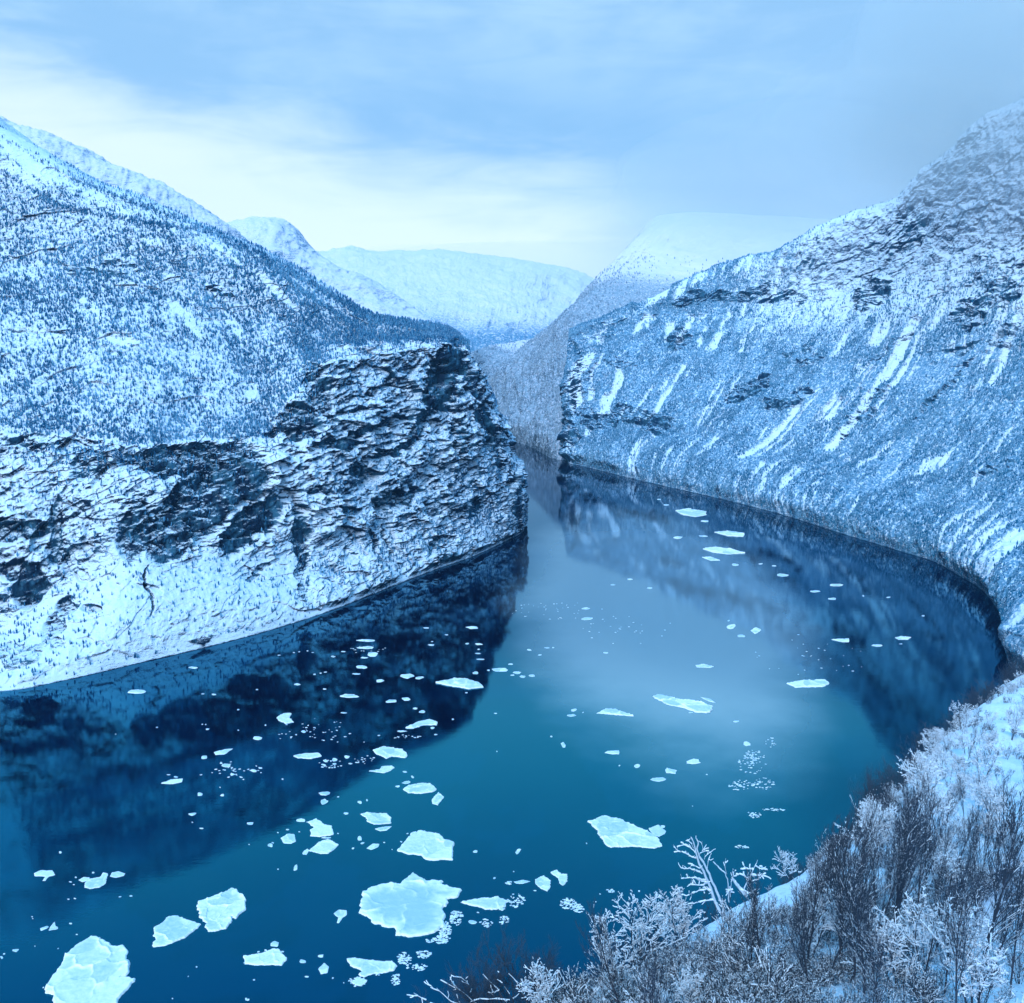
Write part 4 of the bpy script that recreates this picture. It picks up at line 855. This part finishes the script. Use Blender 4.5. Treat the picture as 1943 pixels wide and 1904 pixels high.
# the leaning dead tree and its broken neighbour, drawn branch by branch at their own place on the crest
def custom_tree(name, base_px, lines, label, rad0, snow, cat='tree', side_depth=.25, add=.02, crop=5, dark=False):
    g = ground_at(*base_px); D_ = g[1]*cp - (g[2] - H)*sp; k = D_/FPX
    r = np.random.default_rng(5); S_ = []
    bx, by = base_px
    for ln, ra, rb_, lev in lines:
        dep = r.uniform(-side_depth, side_depth) if lev else 0; prev = None
        for i, (cx_, cy2) in enumerate(ln):
            X = (to_px(crop, cx_, cy2)[0] - bx)*k; Z = (by - to_px(crop, cx_, cy2)[1])*k/math.cos(PITCH)
            Yd = dep*2.2*i/len(ln)
            q = np.array([X, Yd, Z])
            if prev is not None:
                f0 = (i-1)/(len(ln)-1); f1 = i/(len(ln)-1)
                for s_ in range(3):
                    a0, a1 = s_/3, (s_+1)/3
                    j0 = prev*(1-a0) + q*a0 + (r.normal(0, .02, 3) if s_ else 0); j1 = prev*(1-a1) + q*a1
                    if s_: j0 = last
                    jj = j1 + (r.normal(0, .025, 3) if s_ < 2 else 0)
                    ff0, ff1 = f0 + (f1-f0)*a0, f0 + (f1-f0)*a1
                    S_.append([*j0, *jj, ra + (rb_-ra)*ff0, ra + (rb_-ra)*ff1, lev]); last = jj
                    if lev and r.uniform() < .7:
                        dv = (jj - j0)/np.linalg.norm(jj - j0); nd = dv*.6 + r.normal(0, .6, 3); nd[2] += .3; nd /= np.linalg.norm(nd)
                        L_ = r.uniform(.15, .5); mid_ = jj + nd*L_*.5 + r.normal(0, .03, 3)
                        S_.append([*jj, *mid_, .012, .010, 2]); S_.append([*mid_, *(jj + nd*L_), .010, .007, 2])
            prev = q
    S_ = np.array(S_)
    make_tree(name, tree_parts(3, S_, snow, add=add, keep=.97, twig=M_bark if dark else M_pale, bark=M_bark if dark else M_pale), tuple(g), 0, 1, label, None, cat)
    placed.append((g[0], g[1]))
custom_tree('dead_tree', (1370, 1738), [
    ([(1052,858),(1010,790),(960,650),(905,520),(860,430),(842,370),(825,300),(805,262)], .12, .03, 0),
    ([(1072,850),(1050,780),(1000,670),(955,570),(915,480),(870,410),(850,350),(858,300),(840,250)], .11, .028, 0),
    ([(948,655),(880,660),(842,665),(780,686)], .035, .012, 1), ([(935,612),(880,625),(810,615),(830,600)], .03, .01, 1),
    ([(918,590),(860,570),(800,556),(740,556)], .035, .01, 1), ([(895,540),(840,510),(790,500),(742,493)], .035, .01, 1), ([(880,500),(850,485),(810,470)], .02, .01, 1),
    ([(848,420),(820,420),(760,390),(730,388),(692,358)], .035, .01, 1), ([(838,380),(800,345),(762,335)], .025, .01, 1), ([(828,345),(800,300),(768,285)], .025, .01, 1),
    ([(930,500),(935,460),(950,428)], .03, .012, 1), ([(905,362),(885,320),(862,295)], .025, .01, 1), ([(868,400),(890,370),(905,362)], .025, .012, 1), ([(905,430),(940,385),(955,382)], .02, .01, 1),
    ([(1000,760),(978,738),(900,748),(840,762),(795,765)], .035, .012, 1), ([(975,700),(940,660),(900,640)], .025, .01, 1), ([(955,600),(915,600),(870,585)], .02, .01, 1)],
    'leaning dead tree with two pale snow covered trunks on the crest edge', .12, 1.8, add=.020)
custom_tree('broken_tree', (1442, 1712), [
    ([(1235,752),(1190,700),(1150,650),(1125,608)], .13, .08, 0), ([(1225,740),(1215,690),(1250,610),(1275,540),(1300,475)], .06, .015, 0),
    ([(1110,800),(1105,720),(1095,640),(1075,580),(1030,540),(985,490)], .05, .015, 0), ([(1118,760),(1120,660),(1130,590),(1125,545)], .03, .012, 1),
    ([(1085,585),(1070,530),(1080,480)], .02, .01, 1), ([(1245,620),(1200,600),(1160,605)], .03, .01, 1), ([(1260,590),(1300,590),(1360,590)], .03, .01, 1), ([(1275,550),(1230,545),(1185,545)], .025, .01, 1),
    ([(1265,640),(1310,620),(1320,575)], .025, .01, 1), ([(1130,705),(1100,700),(1080,705)], .03, .01, 1), ([(1285,520),(1330,545),(1360,545)], .02, .01, 1), ([(1180,700),(1240,715),(1280,690)], .03, .01, 1)],
    'small broken snow capped tree right of the leaning dead tree', .12, 2.0, add=.026)

custom_tree('snowy_limbed_tree', (966, 1990), [
    ([(1560,1520),(1560,1300),(1500,1180),(1410,1080)], .07, .02, 0), ([(1570,1480),(1660,1250),(1600,1130),(1555,1075)], .06, .018, 0), ([(1540,1500),(1400,1290),(1280,1180),(1170,1115)], .06, .018, 0),
    ([(1400,1290),(1230,1260),(1160,1200),(1090,1165)], .035, .014, 1), ([(1420,1420),(1250,1330),(1110,1250),(1040,1200),(980,1190)], .05, .016, 1), ([(1640,1400),(1680,1290),(1700,1235),(1770,1205)], .04, .015, 1),
    ([(1600,1290),(1560,1200),(1520,1130),(1505,1080)], .035, .014, 1), ([(1340,1225),(1330,1140),(1300,1100),(1262,1075)], .03, .012, 1), ([(1560,1240),(1480,1225),(1350,1230)], .03, .012, 1),
    ([(1660,1250),(1625,1180),(1640,1120)], .03, .012, 1), ([(1500,1180),(1450,1195),(1440,1190)], .025, .012, 1), ([(1280,1180),(1240,1140),(1225,1105)], .025, .012, 1), ([(1480,1300),(1290,1270),(1270,1200)], .03, .012, 1), ([(1720,1420),(1780,1300),(1800,1230)], .035, .012, 1)],
    'dark tree with long white lined limbs rising from the bottom edge', .08, 1.6, add=.016, crop=2, dark=True)
SPEC = [  # kind, prototype, px, py, scale, label
 ('S', 1, 1498, 1682, .62, 'little snow laden tree standing alone on the crest right of the broken tree'),
 ('S', 3, 1290, 1800, .85, 'spreading snow laden tree left of the leaning dead tree'),
 ('S', 5, 1215, 1850, .85, 'snowy tree with crooked limbs at the left foot of the slope'),
 ('S', 0, 1140, 1890, .8, 'lowest snowy tree at the left end of the near slope'),
 ('D', 0, 1592, 1838, 1.25, 'tall thin dark birch crossing the crest in mid slope'),
 ('D', 1, 1856, 1896, 1.45, 'thick trunked dark birch reaching the bottom edge at right'),
 ('D', 2, 1700, 1800, 1.15, 'dark forked birch between the two tallest dark birches'),
 ('S', 2, 1735, 1545, 1.15, 'big snow covered birch spreading over the water in mid slope'),
 ('S', 4, 1790, 1590, 1.2, 'snow covered birch with a dark bent trunk behind the dark thicket'),
 ('S', 6, 1660, 1640, .95, 'snowy birch leaning over the crest below the dark treetops'),
 ('S', 1, 1860, 1480, 1.3, 'snow covered birch high at the right edge of the bay'),
]
KIND = {'S': (SNOWY, 'snowy_birch', 'snow laden birch'), 'D': (DARK, 'bare_birch', 'dark bare birch'), 'B': (BUSH, 'snowy_shrub', 'snowy shrub')}
for kd, ip, x, y, s_, lb in SPEC:
    g = ground_at(x, y); pr, nm, _ = KIND[kd]
    make_tree(nm, pr[ip], tuple(g), random.uniform(0, 6.28), s_, lb, None); placed.append((g[0], g[1]))
def zone(x, y):
    if x > 1850: c_ = 'at the right edge'
    elif x > 1740: c_ = 'round the thick trunked dark birch'
    elif x > 1640: c_ = 'round the dark forked birch'
    elif x > 1530: c_ = 'round the tall thin dark birch'
    elif x > 1430: c_ = 'below the broken snow capped tree'
    elif x > 1310: c_ = 'below the leaning dead tree'
    elif x > 1190: c_ = 'left of the leaning dead tree'
    else: c_ = 'at the left foot of the slope'
    v_ = (y - 1300 - max(0, 1900 - x)*.55)
    return c_ + (', near the crest' if v_ < 90 else ', halfway down' if v_ < 260 else ', near the bottom edge')
okv = (fV > vr[1] + 4) & (fV < vr[3] - 1) & (fpx > 1040) & (fpx < 2010) & (fpy > 1280) & (fpy < 2120) & (fd > 22)
idx = np.where(okv)[0]
wgt = np.ones(len(idx))*(1 + 1.5*sstep(fpx[idx], 1500, 1800)); wgt /= wgt.sum()
cand = rng.choice(idx, 6000, p=wgt, replace=False)
cnt = {'S': 0, 'D': 0, 'B': 0}; LIM = {'S': 85, 'D': 68, 'B': 130}
snowcrest = lambda x, y: (abs(x - 1440) < 90 and y < 1690 + (1530 - x)*.45 + 22) or (1520 < x < 1610 and y < 1660)
for i in cand:
    x, y, d_ = fpx[i], fpy[i], fd[i]
    if snowcrest(x, y): continue
    darkz = math.exp(-((x - 1560)/120)**2 - ((y - 1860)/110)**2) + math.exp(-((x - 1790)/90)**2 - ((y - 1690)/110)**2)*1.1 + .4*math.exp(-((x - 1930)/50)**2 - ((y - 1500)/80)**2) + .12
    u_ = random.random()
    crest_y = float(np.interp(x, [1090, 1160, 1290, 1370, 1440, 1500, 1582, 1650, 1720, 1800, 1860, 1920], [1905, 1868, 1795, 1740, 1708, 1677, 1612, 1572, 1502, 1425, 1375, 1332]))
    if 1230 < x < 1640 and y < crest_y + 24: continue
    kd = 'D' if u_ < darkz*.75 else ('S' if u_ < darkz*.75 + .30 else 'B')
    if 1230 < x < 1640 and y < crest_y + 120 and kd != 'B': kd = 'B'
    if cnt[kd] >= LIM[kd]: 
        if sum(cnt.values()) >= sum(LIM.values()): break
        continue
    g = flatP[i]; md = {'S': 1.5, 'D': 1.1, 'B': .9}[kd]*max(1, d_/90)
    if near_any(g[0], g[1], md): continue
    if kd == 'S' and y > 1800 and random.random() < .55: continue
    pr, nm, phr = KIND[kd]
    z_ = zone(x, y); cnt[kd] += 1
    lb = {'S': f'snowy birch {z_}', 'D': f'dark bare birch {z_}', 'B': f'snow covered shrub {z_}'}[kd]
    sc_ = random.uniform(.55, .95) if kd != 'B' else random.uniform(.6, 1.15)
    lb = ('tall ' if sc_ > (.77 if kd != 'B' else .9) else 'short ') + lb
    if x < 1400 and kd == 'S': sc_ *= .72
    if y < 1700 + (1500 - x)*.2 and x < 1600 and kd == 'D': sc_ *= .6
    make_tree(nm, random.choice(pr), tuple(g), random.uniform(0, 6.28), sc_, lb, f'{phr} group {z_}', 'tree' if kd != 'B' else 'shrub', tilt=(random.uniform(-.08, .08), random.uniform(-.22, .04)))
    placed.append((g[0], g[1]))
# dark tree tops rising from below the crest
LOW = [(1310, 1560, .8), (1625, 1560, .6), (1600, 1590, .5), (1560, 1640, .5), (1650, 1500, .8), (1680, 1470, .9), (1625, 1530, .8), (1700, 1440, 1), (1660, 1540, .8), (1640, 1500, .8), (1730, 1430, .9), (1750, 1400, .9), (1780, 1370, 1), (1800, 1350, 1), (1830, 1330, 1), (1850, 1310, 1), (1880, 1290, 1), (1905, 1275, 1.1), (1925, 1270, 1.1), (1590, 1620, .5), (1500, 1660, .35),
       (960, 1800, .62), (1010, 1810, .6), (900, 1850, .55), (1060, 1840, .5), (850, 1885, .5), (1100, 1830, .5), (1530, 1650, .4), (1690, 1490, .9), (1870, 1330, 1), (1230, 1760, .4), (1180, 1790, .4)]
for x, y, s_ in LOW:
    best = None
    for ki in range(3):
        hgt = [o_ for o_ in LOWER][ki][0]
    c = np.abs(fpx - x) + np.where((fV > vr[3] + (34 if x == 1310 else 6)) & (fV < vr[4] + 14), 0, 1e9)
    kk = np.where(c < 8)[0]
    if len(kk) == 0: continue
    # height that brings the top to the wanted line; take the spot whose height is closest to the wanted scale
    k = fd[kk]/FPX; need = (fpy[kk] - y)*k/np.cos(PITCH)*1.06
    want = 10.5*s_
    j = kk[np.argmin(np.abs(need - want) + np.where(need > 1, 0, 1e6))]
    hh_ = (fpy[j] - y)*fd[j]/FPX*1.06; sc_ = max(.25, min(1.6, hh_/10.5))*(.88 if x < 1400 else 1)
    tr_ = make_tree('bare_tree', random.choice(LOWER), tuple(flatP[j]), random.uniform(0, 6.28), sc_, 
              {960: 'dark bare tree whose fine top rises at the bottom centre of the picture', 1310: 'round dark treetop behind the leaning dead tree'}.get(x, 'dark leafless treetop rising from below the crest ' + ('at the bottom centre' if x < 1250 else 'beside the right bay' if x > 1740 else 'against the blue water')), 'dark trees below the crest')
    if x == 1310: tr_.scale = (sc_*.55, sc_*.55, sc_)
# undergrowth: countless shoots and small shrubs
def undergrowth(n):
    protos = [grow_tree(600 + i, random.uniform(.9, 1.7), spread=.7, upright=.7, nb=(4, 3), levels=2, r0=.02, stems=5, wig=.22, tipr=.008) for i in range(8)]
    ok2 = (fV > vr[1] + 4) & (fV < vr[3] + 8) & (fpx > 980) & (fpx < 2010) & (fpy > 1270) & (fpy < 2060) & (fd > 20)
    ii = np.where(ok2)[0]; w_ = np.ones(len(ii)); cl = fbm(flatP[ii]/7, 3, seed=91); w_ = .25 + sstep(cl, -.15, .3)
    w_ *= np.where((np.abs(fpx[ii] - 1440) < 100) & (fpy[ii] < 1700 + (1530 - fpx[ii])*.45 + 15), .05, 1)
    w_ /= w_.sum()
    pick_ = rng.choice(ii, n, p=w_); A, B = [], []
    for q, i in enumerate(pick_):
        S_ = protos[q % 8]; s_ = rng.uniform(.5, 1.1)*(1 + .5*sstep(fd[i], 80, 250)); a = rng.uniform(0, 6.28); c_, d2_ = math.cos(a), math.sin(a)
        M_ = np.array([[c_, -d2_, 0], [d2_, c_, 0], [0, 0, 1]])*s_
        T = S_.copy(); T[:, :3] = S_[:, :3] @ M_.T + flatP[i]; T[:, 3:6] = S_[:, 3:6] @ M_.T + flatP[i]; T[:, 6:8] *= s_*(1 + .6*sstep(fd[i], 80, 250))
        A.append(T[:, :8])
        B.append(snow_on(T[:, :8], 1.1, rng, .012, .4))
    return np.concatenate(A), np.concatenate(B)
A, B = undergrowth(3400)
link('undergrowth', tubes('undergrowth', A, 3), M_twig, kind='stuff', label='dense dark shoots poking through the snow on the near slope')
link('snowy_undergrowth', tubes('snowy_undergrowth', B, 3), M_fresh, kind='stuff', label='snow caught on the low shoots of the near slope')

# ------------------------------------------------------------------ air
def volume_mat(name, col, dens, aniso=.2):
    m, t = new_mat(name)
    v = t.node('ShaderNodeVolumePrincipled'); v.inputs['Color'].default_value = (*col, 1); v.inputs['Density'].default_value = dens; v.inputs['Anisotropy'].default_value = aniso
    t.l.new(v.outputs[0], t.node('ShaderNodeOutputMaterial').inputs['Volume']); return m
def box_mesh(name, lo_, hi_):
    v = [(x, y, z) for x in (lo_[0], hi_[0]) for y in (lo_[1], hi_[1]) for z in (lo_[2], hi_[2])]
    f = [(0,1,3,2), (4,6,7,5), (0,4,5,1), (2,3,7,6), (0,2,6,4), (1,5,7,3)]
    me = bpy.data.meshes.new(name); me.from_pydata(v, [], f); me.update(); return me
link('haze', box_mesh('haze', (-9100, -900, -60), (9100, 14000, 2100)), volume_mat('haze', (.35, .70, 1.0), 1.5e-5), kind='stuff', label='thin cold blue haze filling the fjord')
def fog_bank(c, r_, dens, label):
    import bmesh
    bm = bmesh.new(); bmesh.ops.create_icosphere(bm, subdivisions=4, radius=1)
    for v in bm.verts:
        q = np.array(v.co[:])[None]*1.7 + c[0]*.01
        f = 1 + .22*float(perlin(q)[0]); v.co *= f
        v.co.x *= r_[0]; v.co.y *= r_[1]; v.co.z *= r_[2]
    me = bpy.data.meshes.new('fog_bank'); bm.to_mesh(me); bm.free()
    o = link('fog_bank', me, volume_mat('fog', (1.0, 1.0, 1.0), dens, .7), kind='stuff', label=label); o.location = c
fog_bank((1480, 2650, 1120), (640, 640, 360), 8e-4, 'fog clinging to the summit of the right mountain')
fog_bank((1250, 2350, 960), (620, 560, 300), 5e-4, 'thin fog in front of the upper right rock face')
fog_bank((1150, 3150, 1010), (420, 480, 190), 5e-4, 'fog along the upper right ridge')
fog_bank((1500, 5300, 1150), (1000, 900, 330), 7e-4, 'cloud swallowing the top of the snowy dome')
fog_bank((500, 8200, 800), (2600, 2000, 230), 1.5e-4, 'pale mist over the distant plateau')
